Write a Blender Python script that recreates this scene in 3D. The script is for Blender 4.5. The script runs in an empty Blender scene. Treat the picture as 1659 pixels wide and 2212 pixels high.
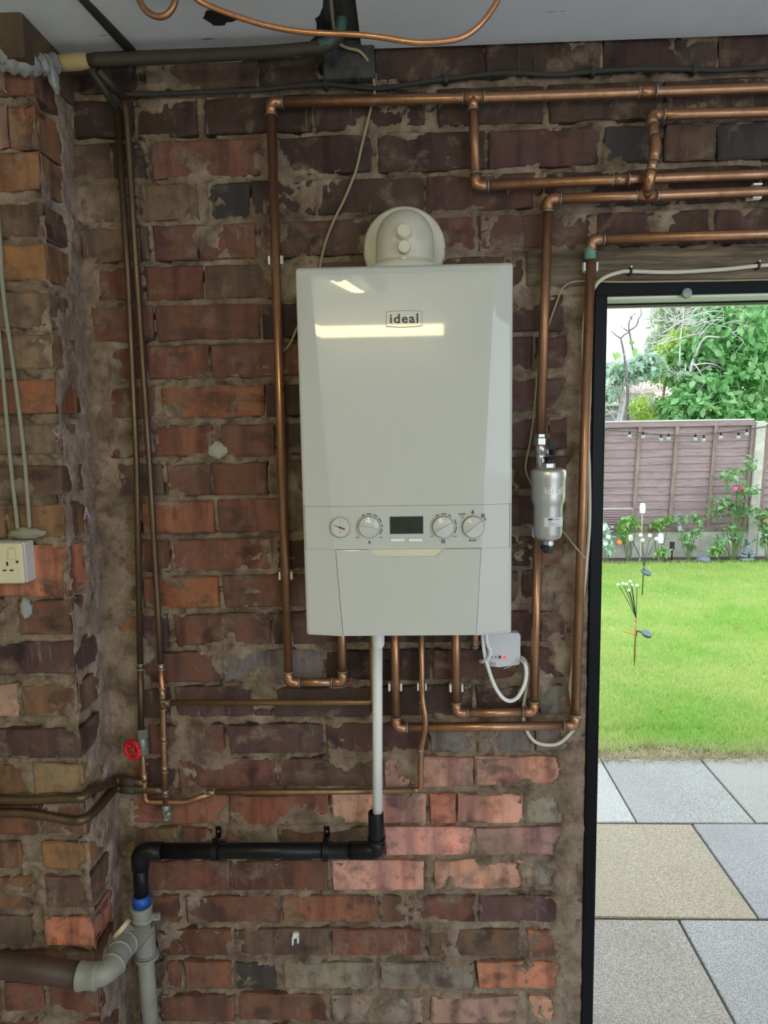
import bpy, bmesh, math, random
import numpy as np
from mathutils import Vector, Matrix, noise as mnoise

S = bpy.context.scene
COL = S.collection
random.seed(7)
RNG = np.random.default_rng(7)

# ---------------------------------------------------------------- camera
PITCH, YAW, ROLL, CAM_D, CAM_H, FPX = .1208, .0366, -.0172, 1.63, 1.65, 1534.0
_f0 = Vector((-math.sin(YAW), math.cos(YAW), 0)); _r0 = Vector((math.cos(YAW), math.sin(YAW), 0)); _z = Vector((0, 0, 1))
FWD = _f0*math.cos(PITCH) - _z*math.sin(PITCH)
_u = _f0*math.sin(PITCH) + _z*math.cos(PITCH)
RGT = _r0*math.cos(ROLL) + _u*math.sin(ROLL)
UPV = -_r0*math.sin(ROLL) + _u*math.cos(ROLL)
CAM = Vector((0, -CAM_D, CAM_H))
cd = bpy.data.cameras.new('camera'); co = bpy.data.objects.new('camera', cd); COL.objects.link(co)
cd.sensor_fit = 'VERTICAL'; cd.sensor_height = 34.6; cd.lens = 34.6*FPX/2212; cd.clip_start = .02
co.matrix_world = Matrix(((RGT.x, UPV.x, -FWD.x, CAM.x), (RGT.y, UPV.y, -FWD.y, CAM.y), (RGT.z, UPV.z, -FWD.z, CAM.z), (0, 0, 0, 1)))
S.camera = co

# ---------------------------------------------------------------- sky, exposure
W = bpy.data.worlds.new('sky'); S.world = W; W.use_nodes = True
bg = W.node_tree.nodes['Background']
bg.inputs[0].default_value = (.84, .94, 1.06, 1); bg.inputs[1].default_value = 2.6     # bright overcast sky, even all round
S.view_settings.view_transform = 'Standard'; S.view_settings.look = 'None'
S.view_settings.gamma = 1; S.view_settings.use_curve_mapping = False
S.view_settings.exposure = .25

# garage: back wall on y=0, rear wall with the open garage door behind the camera
ROOM_L, ROOM_R, ROOM_REAR, CEIL = -1.9, 3.5, -2.9, 2.455
GD = (.72, 3.35, 0.0, 2.28)          # open garage door: x0,x1,z0,z1
DOOR = (.44, 1.30, 1.90)           # doorway to the garden: x0,x1,top
def portal(name, loc, rot, sx, sy):
    l = bpy.data.lights.new(name, 'AREA'); l.shape = 'RECTANGLE'; l.size = sx; l.size_y = sy; l.cycles.is_portal = True
    o = bpy.data.objects.new(name, l); COL.objects.link(o); o.location = loc; o.rotation_euler = rot
portal('garage_opening_portal', ((GD[0]+GD[1])/2, ROOM_REAR-.02, (GD[2]+GD[3])/2), (math.pi/2, 0, 0), GD[1]-GD[0], GD[3]-GD[2])
portal('garden_doorway_portal', ((DOOR[0]+DOOR[1])/2, .12, DOOR[2]/2), (-math.pi/2, 0, 0), DOOR[1]-DOOR[0], DOOR[2])

# ---------------------------------------------------------------- helpers
def ray(px, py): return FWD + RGT*((px-829.5)/FPX) + UPV*((1106-py)/FPX)
def P(px, py, y=0.0):
    d = ray(px, py); return CAM + d*((y+CAM_D)/d.y)
def G(px, py, z=0.0):
    d = ray(px, py); return CAM + d*((z-CAM_H)/d.z)

def link(o, parent=None):
    COL.objects.link(o)
    if parent is not None:
        o.parent = parent; o.matrix_parent_inverse = Matrix.Translation(parent.location).inverted() if parent.parent is None else (Matrix.Translation(parent.location).inverted())
    return o
def mesh_of(name, bm, mat, smooth=False):
    me = bpy.data.meshes.new(name)
    if isinstance(bm, tuple): me.from_pydata(*bm)
    else:
        bm.normal_update(); bm.to_mesh(me); bm.free()
    if mat: me.materials.append(mat)
    if smooth: me.polygons.foreach_set('use_smooth', [True]*len(me.polygons))
    return me
def obj(name, bm, mat, parent=None, smooth=False, label=None):
    o = bpy.data.objects.new(name, mesh_of(name, bm, mat, smooth)); link(o, parent)
    if label: o['label'] = label
    return o
def autosmooth(o, ang=40):
    me = o.data; a = math.radians(ang)
    bm = bmesh.new(); bm.from_mesh(me)
    for f in bm.faces: f.smooth = True
    for e in bm.edges:
        if len(e.link_faces) == 2: e.smooth = e.calc_face_angle(0) < a
    bm.to_mesh(me); bm.free(); return o
def thing(name, label, cat, loc=(0, 0, 0), group=None, kind=None):
    o = bpy.data.objects.new(name, None); COL.objects.link(o); o.location = loc; o.empty_display_size = .05
    return tag(o, label, cat, group, kind)
def tag(o, label=None, cat=None, group=None, kind=None):
    if label: o['label'] = label
    if cat: o['category'] = cat
    if group: o['group'] = group
    if kind: o['kind'] = kind
    return o
def B(): return bmesh.new()
def box(bm, x0, x1, y0, y1, z0, z1, bev=0, seg=2, M=None):
    r = bmesh.ops.create_cube(bm, size=1)
    vs = r['verts']
    for v in vs: v.co = Vector((x0+(v.co.x+.5)*(x1-x0), y0+(v.co.y+.5)*(y1-y0), z0+(v.co.z+.5)*(z1-z0)))
    es = list({e for v in vs for e in v.link_edges})
    if bev:
        r2 = bmesh.ops.bevel(bm, geom=es, offset=bev, segments=seg, affect='EDGES', profile=.5); vs = list({v for f in r2['faces'] for v in f.verts} | {v for v in vs if v.is_valid})
    if M is not None:
        for v in vs: v.co = M @ v.co
    return bm
def sweep(bm, pts, r, n=12, cap=True, radii=None):
    pts = [Vector(p) for p in pts]
    T = [(pts[min(i+1, len(pts)-1)] - pts[max(i-1, 0)]).normalized() for i in range(len(pts))]
    a = Vector((0, 0, 1)) if abs(T[0].z) < .9 else Vector((1, 0, 0))
    N = T[0].cross(a).normalized(); rings = []
    for i, p in enumerate(pts):
        if i: N = (N - T[i]*N.dot(T[i])).normalized()
        Bn = T[i].cross(N); rr = radii[i] if radii else r
        rings.append([bm.verts.new(p + (N*math.cos(k*2*math.pi/n) + Bn*math.sin(k*2*math.pi/n))*rr) for k in range(n)])
    for a_, b_ in zip(rings, rings[1:]):
        for k in range(n): bm.faces.new((a_[k], a_[(k+1) % n], b_[(k+1) % n], b_[k]))
    if cap:
        bm.faces.new(rings[0][::-1]); bm.faces.new(rings[-1])
    return bm
def lathe(bm, prof, M, n=24):
    """prof: (radius, height) along local z; M places it"""
    rings = []
    for r, h in prof:
        rings.append([bm.verts.new(M @ Vector((max(r, 1e-5)*math.cos(k*2*math.pi/n), max(r, 1e-5)*math.sin(k*2*math.pi/n), h))) for k in range(n)])
    for a_, b_ in zip(rings, rings[1:]):
        for k in range(n): bm.faces.new((a_[k], a_[(k+1) % n], b_[(k+1) % n], b_[k]))
    bm.faces.new(rings[0][::-1]); bm.faces.new(rings[-1]); return bm
def axisM(p, d):
    return Matrix.Translation(p) @ Vector((0, 0, 1)).rotation_difference(Vector(d)).to_matrix().to_4x4()
def fillet(pts, rad, seg=6):
    pts = [Vector(p) for p in pts]; out = [pts[0]]
    for a, b, c in zip(pts, pts[1:], pts[2:]):
        u = (a-b).normalized(); v = (c-b).normalized(); t = min(rad, (a-b).length*.48, (c-b).length*.48)
        s, e = b+u*t, b+v*t
        for i in range(seg+1):
            k = i/seg; out.append(s*(1-k)**2 + b*2*k*(1-k) + e*k*k)
    return out+[pts[-1]]
def spline(pts, seg=8):
    pts = [Vector(p) for p in pts]; q = [pts[0]*2-pts[1]]+pts+[pts[-1]*2-pts[-2]]; out = []
    for i in range(1, len(q)-2):
        for k in range(seg):
            t = k/seg; a, b, c, d = q[i-1:i+3]
            out.append(.5*((2*b)+(c-a)*t+(2*a-5*b+4*c-d)*t*t+(3*b-a-3*c+d)*t**3))
    return out+[pts[-1]]
def prism(bm, poly, y0, y1):
    """polygon in x,z extruded along y (y0 front)"""
    a = [bm.verts.new((x, y0, z)) for x, z in poly]; b = [bm.verts.new((x, y1, z)) for x, z in poly]
    n = len(poly); bm.faces.new(a); bm.faces.new(b[::-1])
    for i in range(n): bm.faces.new((a[i], b[i], b[(i+1) % n], a[(i+1) % n]))
    bmesh.ops.recalc_face_normals(bm, faces=bm.faces[:]); return bm

# value noise on numpy arrays
def vnoise(x, y, seed):
    r = np.random.default_rng(seed); L = r.random((256, 256))
    xi = np.floor(x).astype(int); yi = np.floor(y).astype(int); fx = x-xi; fy = y-yi
    fx = fx*fx*(3-2*fx); fy = fy*fy*(3-2*fy)
    g = lambda i, j: L[i & 255, j & 255]
    return (g(xi, yi)*(1-fx)+g(xi+1, yi)*fx)*(1-fy)+(g(xi, yi+1)*(1-fx)+g(xi+1, yi+1)*fx)*fy
def fbm(x, y, seed, oct=4):
    s = 0; a = .5; t = 0
    for o in range(oct):
        s = s+a*vnoise(x*2**o, y*2**o, seed+o); t += a; a *= .5
    return s/t
def sstep(a, b, x):
    t = np.clip((x-a)/(b-a), 0, 1); return t*t*(3-2*t)

# ---------------------------------------------------------------- materials
def mat(name, col, rough=.6, metal=0, spec=.5):
    m = bpy.data.materials.new(name); m.use_nodes = True; b = m.node_tree.nodes['Principled BSDF']
    b.inputs['Base Color'].default_value = (*col, 1); b.inputs['Roughness'].default_value = rough
    b.inputs['Metallic'].default_value = metal; b.inputs['Specular IOR Level'].default_value = spec
    return m
class NT:
    def __init__(s, m): s.m = m; s.t = m.node_tree; s.b = s.t.nodes['Principled BSDF']; s.pos = None
    def n(s, typ, **kw):
        x = s.t.nodes.new(typ)
        for k, v in kw.items(): setattr(x, k, v)
        return x
    def l(s, a, b): s.t.links.new(a, b)
    def coord(s, sc=(1, 1, 1)):
        if s.pos is None: s.pos = s.n('ShaderNodeNewGeometry')
        mp = s.n('ShaderNodeMapping'); mp.inputs['Scale'].default_value = sc; s.l(getattr(s, 'src', None) or s.pos.outputs['Position'], mp.inputs[0]); return mp.outputs[0]
    def noise(s, scale, detail=4, sc=(1, 1, 1), rough=.6, dist=0):
        x = s.n('ShaderNodeTexNoise'); x.inputs['Scale'].default_value = scale; x.inputs['Detail'].default_value = detail
        x.inputs['Roughness'].default_value = rough; x.inputs['Distortion'].default_value = dist
        s.l(s.coord(sc), x.inputs['Vector']); return x.outputs['Fac']
    def ramp(s, fac, stops):
        r = s.n('ShaderNodeValToRGB'); e = r.color_ramp.elements
        while len(e) < len(stops): e.new(.5)
        for q, (p, c) in zip(e, stops): q.position = p; q.color = (*c, 1) if len(c) == 3 else c
        s.l(fac, r.inputs[0]); return r.outputs[0]
    def mix(s, fac, a, b, mode='MIX'):
        x = s.n('ShaderNodeMix', data_type='RGBA', blend_type=mode)
        for v, i in ((fac, 0), (a, 6), (b, 7)):
            if isinstance(v, (int, float)): x.inputs[i].default_value = v
            elif isinstance(v, tuple): x.inputs[i].default_value = (*v, 1)
            else: s.l(v, x.inputs[i])
        return x.outputs[2]
    def math(s, op, a, b=0.0, clamp=False):
        x = s.n('ShaderNodeMath', operation=op, use_clamp=clamp)
        for v, i in ((a, 0), (b, 1)):
            if isinstance(v, (int, float)): x.inputs[i].default_value = v
            else: s.l(v, x.inputs[i])
        return x.outputs[0]
    def thr(s, fac, a, b): return s.ramp(fac, [(a, (0, 0, 0)), (b, (1, 1, 1))])
    def base(s, c): s.l(c, s.b.inputs['Base Color'])
    def bump(s, h, strength=.5, dist=.004):
        x = s.n('ShaderNodeBump'); x.inputs['Strength'].default_value = strength; x.inputs['Distance'].default_value = dist
        s.l(h, x.inputs['Height']); s.l(x.outputs[0], s.b.inputs['Normal'])

MORTAR = ((.155, .112, .08), (.33, .255, .19), (.50, .41, .32))
def brick_material():
    m = mat('weathered_brick', (.2, .1, .07), .85); t = NT(m)
    oi = t.n('ShaderNodeObjectInfo')
    c = oi.outputs['Color']
    t.pos = t.n('ShaderNodeNewGeometry'); off = t.n('ShaderNodeVectorMath', operation='SCALE'); off.inputs[0].default_value = (9, 9, 1.5); t.l(oi.outputs['Random'], off.inputs['Scale'])
    add = t.n('ShaderNodeVectorMath', operation='ADD'); t.l(t.pos.outputs['Position'], add.inputs[0]); t.l(off.outputs[0], add.inputs[1]); t.src = add.outputs[0]
    band = t.noise(1, 3, (26, 26, 3.0), .5)                                     # kiln bands, upright
    c = t.mix(t.thr(band, .46, .66), c, t.mix(1.0, c, (.52, .45, .50), 'MULTIPLY'))
    band2 = t.noise(1, 2, (17, 17, 7.0), .5)
    c = t.mix(t.math('MULTIPLY', t.thr(band2, .52, .66), .6), c, t.mix(1.0, c, (1.42, 1.15, .95), 'MULTIPLY'))
    core = t.noise(1, 3, (11, 11, 16), .5); c = t.mix(t.math('MULTIPLY', t.thr(core, .58, .66), .75), c, t.mix(1.0, c, (.34, .36, .42), 'MULTIPLY'))
    blot = t.noise(34, 5)
    c = t.mix(t.math('MULTIPLY', t.thr(blot, .50, .68), .55), c, (.06, .035, .03))
    fine = t.noise(260, 3)
    c = t.mix(t.math('MULTIPLY', fine, .5), c, t.mix(1.0, c, (.6, .55, .52), 'MULTIPLY'))
    sm = t.noise(15, 6, rough=.62, dist=.5)                                        # smeared mortar and dust
    smc = t.ramp(t.noise(120, 3), [(.3, MORTAR[0]), (.7, MORTAR[1])])
    c = t.mix(t.math('MULTIPLY', t.thr(sm, .54, .68), .6), c, smc)
    haze = t.noise(6, 5, dist=.6); c = t.mix(t.math('MULTIPLY', t.thr(haze, .40, .66), .36), c, (.12, .084, .062))
    drip = t.noise(1, 4, (95, 95, 9), .55); gate = t.noise(7, 2)
    c = t.mix(t.math('MULTIPLY', t.math('MULTIPLY', t.thr(drip, .63, .70), t.thr(gate, .5, .6)), .45), c, (.36, .31, .26))
    sp = t.noise(330, 1); c = t.mix(t.math('MULTIPLY', t.thr(sp, .74, .78), .7), c, (.42, .37, .31))
    t.base(c)
    t.bump(t.math('ADD', t.math('MULTIPLY', fine, .35), t.math('ADD', sm, t.math('MULTIPLY', blot, .6))), .55, .004)
    return m
def mortar_material(name, cols=MORTAR):
    m = mat(name, cols[1], .95, 0, .2); t = NT(m)
    a = t.noise(13, 5, dist=.4); b = t.noise(150, 4); k = t.noise(40, 4)
    c = t.ramp(a, [(.32, cols[0]), (.52, cols[1]), (.72, cols[2])])
    c = t.mix(t.math('MULTIPLY', t.thr(k, .52, .7), .5), c, tuple(x*.55 for x in cols[0]))
    c = t.mix(t.math('MULTIPLY', b, .6), c, t.mix(1.0, c, (.55, .53, .5), 'MULTIPLY'))
    t.base(c); t.bump(t.math('ADD', b, t.math('MULTIPLY', k, 1.2)), .8, .006)
    return m
M_BRICK = brick_material()
M_MORTAR = mortar_material('old_lime_mortar')
M_RENDER = mortar_material('lilac_grey_mortar', ((.27, .195, .158), (.42, .325, .268), (.52, .43, .375)))

def copper(name, c1, c2, c3, rough=.34, metal=.85):
    m = mat(name, c1, rough, metal); t = NT(m)
    a = t.noise(22, 5, (1, 1, .35)); b = t.noise(160, 3)
    c = t.mix(t.thr(a, .38, .66), c1, c2); c = t.mix(t.thr(b, .60, .72), c, c3)
    t.base(c); t.l(t.ramp(a, [(.3, (rough-.08,)*3), (.7, (rough+.16,)*3)]), t.b.inputs['Roughness'])
    return m
M_COPPER = copper('tarnished_copper', (.50, .27, .155), (.36, .19, .105), (.22, .12, .075), .32, .86)
M_COPPER_BRIGHT = copper('bright_copper', (.78, .40, .22), (.62, .30, .16), (.45, .22, .13), .28)
M_COPPER_DARK = copper('brown_dulled_copper', (.17, .115, .068), (.12, .082, .052), (.07, .052, .038), .38, .7)
M_BRASSY = copper('brass_brown_copper', (.34, .21, .11), (.26, .155, .085), (.17, .11, .07), .4, .75)
M_IRON = copper('old_painted_iron', (.05, .043, .032), (.07, .058, .042), (.035, .03, .025), .6, .2)
M_SOLDER = copper('solder_and_verdigris', (.36, .36, .32), (.25, .28, .25), (.17, .14, .11), .45, .6)
M_CHROME = mat('nickel_plate', (.62, .61, .57), .28, .9)
M_FILTER = mat('satin_nickel_body', (.60, .59, .55), .33, .75)
M_WHITE = mat('boiler_white_enamel', (.57, .59, .575), .035); 
M_WHITE2 = mat('white_plastic', (.86, .87, .86), .4)
M_CREAM = mat('cream_flue_plastic', (.72, .70, .61), .45)
_t = NT(M_CREAM); _t.base(_t.mix(_t.math('MULTIPLY', _t.thr(_t.noise(28, 5), .5, .72), .35), (.72, .70, .61), (.45, .43, .37)))
M_CREAM2 = mat('yellowed_plastic', (.72, .66, .47), .45)
M_GROOVE = mat('panel_gap_grey', (.22, .22, .21), .8)
M_INK = mat('printed_dark_grey', (.055, .058, .06), .6)
M_INKL = mat('printed_mid_grey', (.27, .27, .26), .6)
M_LCD = mat('lcd_dark_green', (.022, .032, .026), .25)
M_LCDT = mat('lcd_lettering', (.045, .06, .05), .4)
M_BLACKP = mat('black_plastic', (.008, .008, .010), .34, 0, .3)
M_BLACKR = mat('black_rubber', (.02, .02, .022), .5)
M_BLUE = mat('blue_rubber', (.012, .09, .46), .4)
M_GREYP = mat('grey_soil_plastic', (.30, .305, .285), .4)
_t = NT(M_GREYP); _t.base(_t.mix(_t.thr(_t.noise(9, 5), .4, .7), (.34, .345, .325), (.235, .23, .205)))
M_BROWNP = mat('brown_painted_pipe', (.085, .05, .036), .5)
_t = NT(M_BROWNP); _t.base(_t.mix(_t.thr(_t.noise(14, 5), .4, .7), (.09, .052, .038), (.055, .035, .028)))
M_RED = mat('red_enamel', (.62, .018, .022), .35)
M_CABLE = mat('cream_cable', (.66, .63, .52), .45)
M_CABLEG = mat('grey_green_painted_cable', (.29, .29, .22), .7)
M_CABLED = mat('dusty_black_cable', (.045, .042, .037), .75)
M_CORD = mat('dirty_cream_cord', (.36, .31, .19), .7)
M_JAMB = mat('black_gloss_paint', (.006, .007, .009), .3, 0, .12)
M_LED = mat('red_indicator', (.9, .02, .03), .3); _b = M_LED.node_tree.nodes['Principled BSDF']; _b.inputs['Emission Color'].default_value = (1, .05, .06, 1); _b.inputs['Emission Strength'].default_value = 1.2
def ceil_material():
    m = mat('painted_ceiling_board', (.64, .69, .76), .8); t = NT(m)
    c = t.mix(t.math('MULTIPLY', t.thr(t.noise(6, 4), .5, .75), .35), (.76, .80, .86), (.60, .62, .66))
    c = t.mix(t.math('MULTIPLY', t.thr(t.noise(1, 3, (9, 60, 9)), .70, .74), .8), c, (.12, .12, .13))
    t.base(c); return m
M_CEIL = ceil_material()
def wood(name, a, b, sc=(3, 40, 40), rough=.85):
    m = mat(name, a, rough); t = NT(m); g = t.noise(1, 5, sc, .65, .6); f = t.noise(1, 3, tuple(x*4 for x in sc))
    c = t.ramp(g, [(.33, a), (.66, b)]); c = t.mix(t.math('MULTIPLY', t.thr(f, .5, .7), .5), c, tuple(x*.45 for x in a))
    t.base(c); t.bump(t.math('ADD', g, t.math('MULTIPLY', f, .4)), .6, .004); return m
M_LINTEL = wood('old_dark_timber', (.075, .055, .038), (.27, .21, .15), (4, 60, 60))
M_JOIST = wood('dusty_joist', (.035, .034, .034), (.085, .083, .082), (40, 4, 40))
M_TIMBER = wood('brown_wall_timber', (.07, .047, .027), (.14, .095, .055), (9, 9, 4))
M_FENCE = wood('brown_stained_fence', (.235, .160, .158), (.33, .24, .245), (2.2, 20, 26), .8)
M_RAIL = wood('brown_fence_rail', (.20, .135, .115), (.30, .215, .19), (14, 20, 5), .8)
M_CONC = mat('garden_concrete', (.46, .44, .38), .9); _t = NT(M_CONC); _t.base(_t.ramp(_t.noise(9, 6), [(.3, (.36, .34, .28)), (.7, (.56, .54, .48))])); _t.bump(_t.noise(90, 3), .3, .004)

# ---------------------------------------------------------------- brickwork
PAL = dict(d=(.042, .024, .020), r=(.150, .064, .044), o=(.24, .092, .050), p=(.088, .046, .044), k=(.030, .032, .037),
           g=(.26, .235, .19), P=(.50, .27, .205), b=(.110, .068, .047), O=(.40, .165, .10), m=(.155, .112, .078),
           v=(.070, .033, .029), G=(.14, .13, .118), Q=(.36, .22, .18), s=(.215, .110, .055), y=(.22, .150, .080))
def brick_mesh(L, H, D, seed, rough=.0016):
    r = random.Random(seed); bm = B(); nx, nz = (5, 2) if L > .15 else (3, 2)
    b = .0035
    def pt(i, j, y, ins):
        x = -L/2 + L*i/nx; z = -H/2 + H*j/nz
        if i == 0: x += ins
        if i == nx: x -= ins
        if j == 0: z += ins
        if j == nz: z -= ins
        e = rough*(1.5 if (i in (0, nx) or j in (0, nz)) else 1)
        return bm.verts.new((x+r.uniform(-e, e), y+r.uniform(-e, e)*.5, z+r.uniform(-e, e)))
    F = [[pt(i, j, 0, b) for j in range(nz+1)] for i in range(nx+1)]
    ring = [(i, 0) for i in range(nx)]+[(nx, j) for j in range(nz)]+[(i, nz) for i in range(nx, 0, -1)]+[(0, j) for j in range(nz, 0, -1)]
    R1 = [pt(i, j, b, 0) for i, j in ring]; R2 = [pt(i, j, D, 0) for i, j in ring]
    for i in range(nx):
        for j in range(nz): bm.faces.new((F[i][j], F[i+1][j], F[i+1][j+1], F[i][j+1]))
    FR = [F[i][j] for i, j in ring]; n = len(ring)
    for k in range(n):
        bm.faces.new((R1[k], R1[(k+1) % n], FR[(k+1) % n], FR[k])); bm.faces.new((R2[k], R2[(k+1) % n], R1[(k+1) % n], R1[k]))
    bm.faces.new(R2[::-1])
    return mesh_of('brick', bm, M_BRICK)
STRETCH = [brick_mesh(.21, .068, .10, 10+i) for i in range(8)]
HEADER = [brick_mesh(.105, .068, .10, 40+i) for i in range(5)]
def brick(parent, c, L, H, ang, col, axis='y', jit=True, front=0.0):
    me = random.choice(STRETCH if L > .155 else HEADER); base = .21 if L > .155 else .105
    o = bpy.data.objects.new('brick', me); COL.objects.link(o)
    o.scale = (L/base, 1, H/.068); o.location = c
    o.rotation_euler = (random.uniform(-.012, .012), -ang, random.uniform(-.008, .008)) if axis == 'y' else (0, random.uniform(-.01, .01), math.pi/2)
    o.parent = parent; o.matrix_parent_inverse = Matrix.Translation(parent.location).inverted()
    f = random.uniform(.85, 1.2)*1.45; o.color = (col[0]*f, col[1]*f*random.uniform(.93, 1.07), col[2]*f*random.uniform(.9, 1.1), 1)
    return o

COURSES = [
 ((24, 100), '60-300d 316-553d 557-800d 808-1045d 1050-1297d 1302-1550d 1556-1790d 1796-2040d'),
 ((112, 191), '60-300d 316-553b 557-800d 808-1045d 1050-1297d 1302-1550d 1556-1790d 1796-2040d'),
 ((211, 289), '160-285d 292-422d 444-672d 680-917d 946-1174d 1187-1430d 1437-1680d 1690-1920d 1928-2160d'),
 ((301, 382), '150-240b 243-313d 330-559r 599-800d 816-1047d 1058-1297v 1306-1430k 1436-1545b 1550-1780k 1788-2020d'),
 ((395, 471), '165-258m 262-300m 306-427m 448-540k 543-678d 687-915d 923-1155v 1172-1400d 1408-1640d 1650-1880d 1888-2110d'),
 ((485, 559), '176-300m 304-320b 333-425r 429-552r 565-600m 604-800b 805-1029r 1036-1276v 1294-1531v 1546-1780v 1788-2010v'),
 ((572, 645), '205-303r 314-438r 443-675b 685-910b 920-1135v'),
 ((659, 733), '200-330r 336-561r 568-790d 800-1030v 1040-1218v'),
 ((745, 816), '235-312r 318-450r 457-690r 700-925d 935-1150v 1158-1225v'),
 ((834, 902), '239-338r 352-569o 576-800d 810-1040d 1050-1228v'),
 ((918, 985), '236-328r 334-457o 478-593r 600-820d 830-1050d 1058-1180v 1186-1225v'),
 ((1001, 1069), '255-350b 361-456r 459-577r 582-700b 710-930d 940-1150d 1158-1230v'),
 ((1082, 1150), '250-300m 307-462o 472-690r 700-920d 930-1095d 1103-1226v'),
 ((1165, 1233), '236-300s 308-366r 373-586r 596-820d 830-1050d 1058-1160d 1166-1232r'),
 ((1246, 1312), '245-302y 310-472o 484-715r 725-950d 960-1120d 1128-1232v'),
 ((1328, 1393), '250-302s 310-362p 379-582r 592-622d 631-810v 818-1040d 1048-1160v 1167-1232v'),
 ((1408, 1472), '250-302s 310-476r 482-697G 705-930d 938-1120v 1127-1230v'),
 ((1487, 1549), '250-303m 311-367v 379-585p 594-800d 808-1020d 1030-1158d 1166-1236G'),
 ((1568, 1628), '258-314s 322-484r 494-696p 706-925v 930-1022G 1030-1145G 1157-1240G'),
 ((1640, 1701), '252-308s 315-376v 387-595r 603-815b 830-1022P 1028-1235P'),
 ((1718, 1780), '284-487o 497-711o 718-921P 929-985O 988-1127P 1135-1215g'),
 ((1790, 1848), '258-382y 396-600r 605-822b 832-1022P 1030-1238Q'),
 ((1861, 1922), '270-310m 318-494r 502-706r 718-916P 938-1132P 1153-1240g'),
 ((1936, 1993), '300-386r 404-605r 610-815o 824-1026r 1035-1203p'),
 ((2008, 2064), '285-332b 341-498r 509-709b 716-912r 925-1123b 1140-1198O'),
 ((2079, 2135), '300-352b 363-393r 399-500r 509-595k 614-807g 822-1022g 1032-1212O'),
 ((2150, 2206), '300-340b 348-505r 515-709r 718-914g 933-1121Q 1142-1204P'),
 ((2222, 2280), '300-400r 410-600r 610-800b 810-1010g 1020-1200r'),
]
def slope(y): return -.034*(1890-y)/1550
wall = thing('wall_back', None, None, (0, 0, 0), None, 'structure')
RECTS = []
for (yt, yb), row in COURSES:
    for it in row.split():
        code = it[-1]; x0, x1 = map(float, it[:-1].split('-')); xm = (x0+x1)/2; ym = (yt+yb)/2
        s = slope(ym); dy = s*(xm-450)
        a, b_ = P(x0, ym+s*(x0-450)), P(x1, ym+s*(x1-450)); t_, u_ = P(xm, yt+dy), P(xm, yb+dy)
        c = (a+b_)/2; L = (b_-a).length; H = (t_-u_).z; c.z = (t_.z+u_.z)/2
        if c.z-H/2 > 2.5: continue
        ang = math.atan2(b_.z-a.z, b_.x-a.x)
        col = PAL[code]
        c.y = random.uniform(-.0035, .003)
        brick(wall, c, L, H, ang, col); RECTS.append((c.x, c.z, L, H, ang))

def mortar_grid(X0, X1, Z0, Z1, res, rects, raise_mask, seed, amp=1.0, smear=1.0):
    nx = int((X1-X0)/res)+1; nz = int((Z1-Z0)/res)+1
    X, Z = np.meshgrid(np.linspace(X0, X1, nx), np.linspace(Z0, Z1, nz), indexing='ij')
    n1 = fbm(X*28, Z*28, seed, 4); n2 = fbm(X*11+7, Z*13+3, seed+20, 5); n3 = fbm(X*90, Z*90, seed+40, 3)
    d = np.zeros_like(X)
    for cx, cz, L, H, ang in rects:
        m = (abs(X-cx) < L/2) & (abs(Z-cz-(X-cx)*math.tan(ang)) < H/2)
        if m.any():
            dx = L/2-abs(X[m]-cx); dz = H/2-abs(Z[m]-cz-(X[m]-cx)*math.tan(ang)); d[m] = np.minimum(dx, dz)
    joint = -.007 + .015*(n1-.5)*amp + .006*(n3-.5) - .013*sstep(.60, .70, fbm(X*23+5, Z*60+9, seed+60, 3))
    h = np.where(d > 0, joint-.35*d-.003, joint)
    sm = sstep(.59, .70, n2 + .16*(n3-.5) + .17*np.exp(-d/.006)*(d > 0) - (1-smear)*.2)
    h = np.where(d > 0, h*(1-sm) + sm*(.0035+.004*(n3-.5)), np.maximum(h, h*(1-sm*.8)+sm*.8*.001))
    rm = raise_mask(X, Z, n2, n1); h = h*(1-rm) + rm*(.0055 + .012*(n1-.5) + .004*(n3-.5))
    idx = np.arange(nx*nz).reshape(nx, nz)
    faces = np.stack([idx[:-1, :-1], idx[1:, :-1], idx[1:, 1:], idx[:-1, 1:]], -1).reshape(-1, 4)
    return X.ravel(), Z.ravel(), h.ravel(), faces
def np_mesh(name, V, F, m, smooth=True):
    me = bpy.data.meshes.new(name); me.vertices.add(len(V)); me.vertices.foreach_set('co', np.asarray(V, 'f').ravel())
    k = F.shape[1]; me.loops.add(F.size); me.loops.foreach_set('vertex_index', F.ravel().astype('i'))
    me.polygons.add(len(F)); me.polygons.foreach_set('loop_start', np.arange(0, F.size, k, dtype='i'))
    if smooth: me.polygons.foreach_set('use_smooth', np.ones(len(F), bool))
    me.update(calc_edges=True); me.validate()
    if m: me.materials.append(m)
    return me
def wall_raise(X, Z, n2, n1):
    right = sstep(.335, .36, X + .10*(n2-.5) + .03*(n1-.5))*(Z < 1.93)
    left = sstep(-.655, -.675, X + .16*(n2-.5)*1.4)*np.where(Z < 2.1, 1, .45)*np.where((Z > .75) & (Z < 1.5), 1, .55)
    return np.clip(right+left, 0, 1)
JX = DOOR[0]-.03
parts = [(-.80, JX+.004, 0, 1.935), (-.80, 1.55, 1.935, CEIL+.03)]
Vs, Fs, off = [], [], 0
for i, (a, b_, c, d_) in enumerate(parts):
    X, Z, h, F = mortar_grid(a, b_, c, d_, .005, RECTS, wall_raise, 100)
    Vs.append(np.stack([X, -h, Z], -1)); Fs.append(F+off); off += len(X)
mo = bpy.data.objects.new('mortar', np_mesh('mortar', np.concatenate(Vs), np.concatenate(Fs), M_MORTAR)); link(mo, wall)
bm = B()                                                            # the wall's own body behind the face
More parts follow.
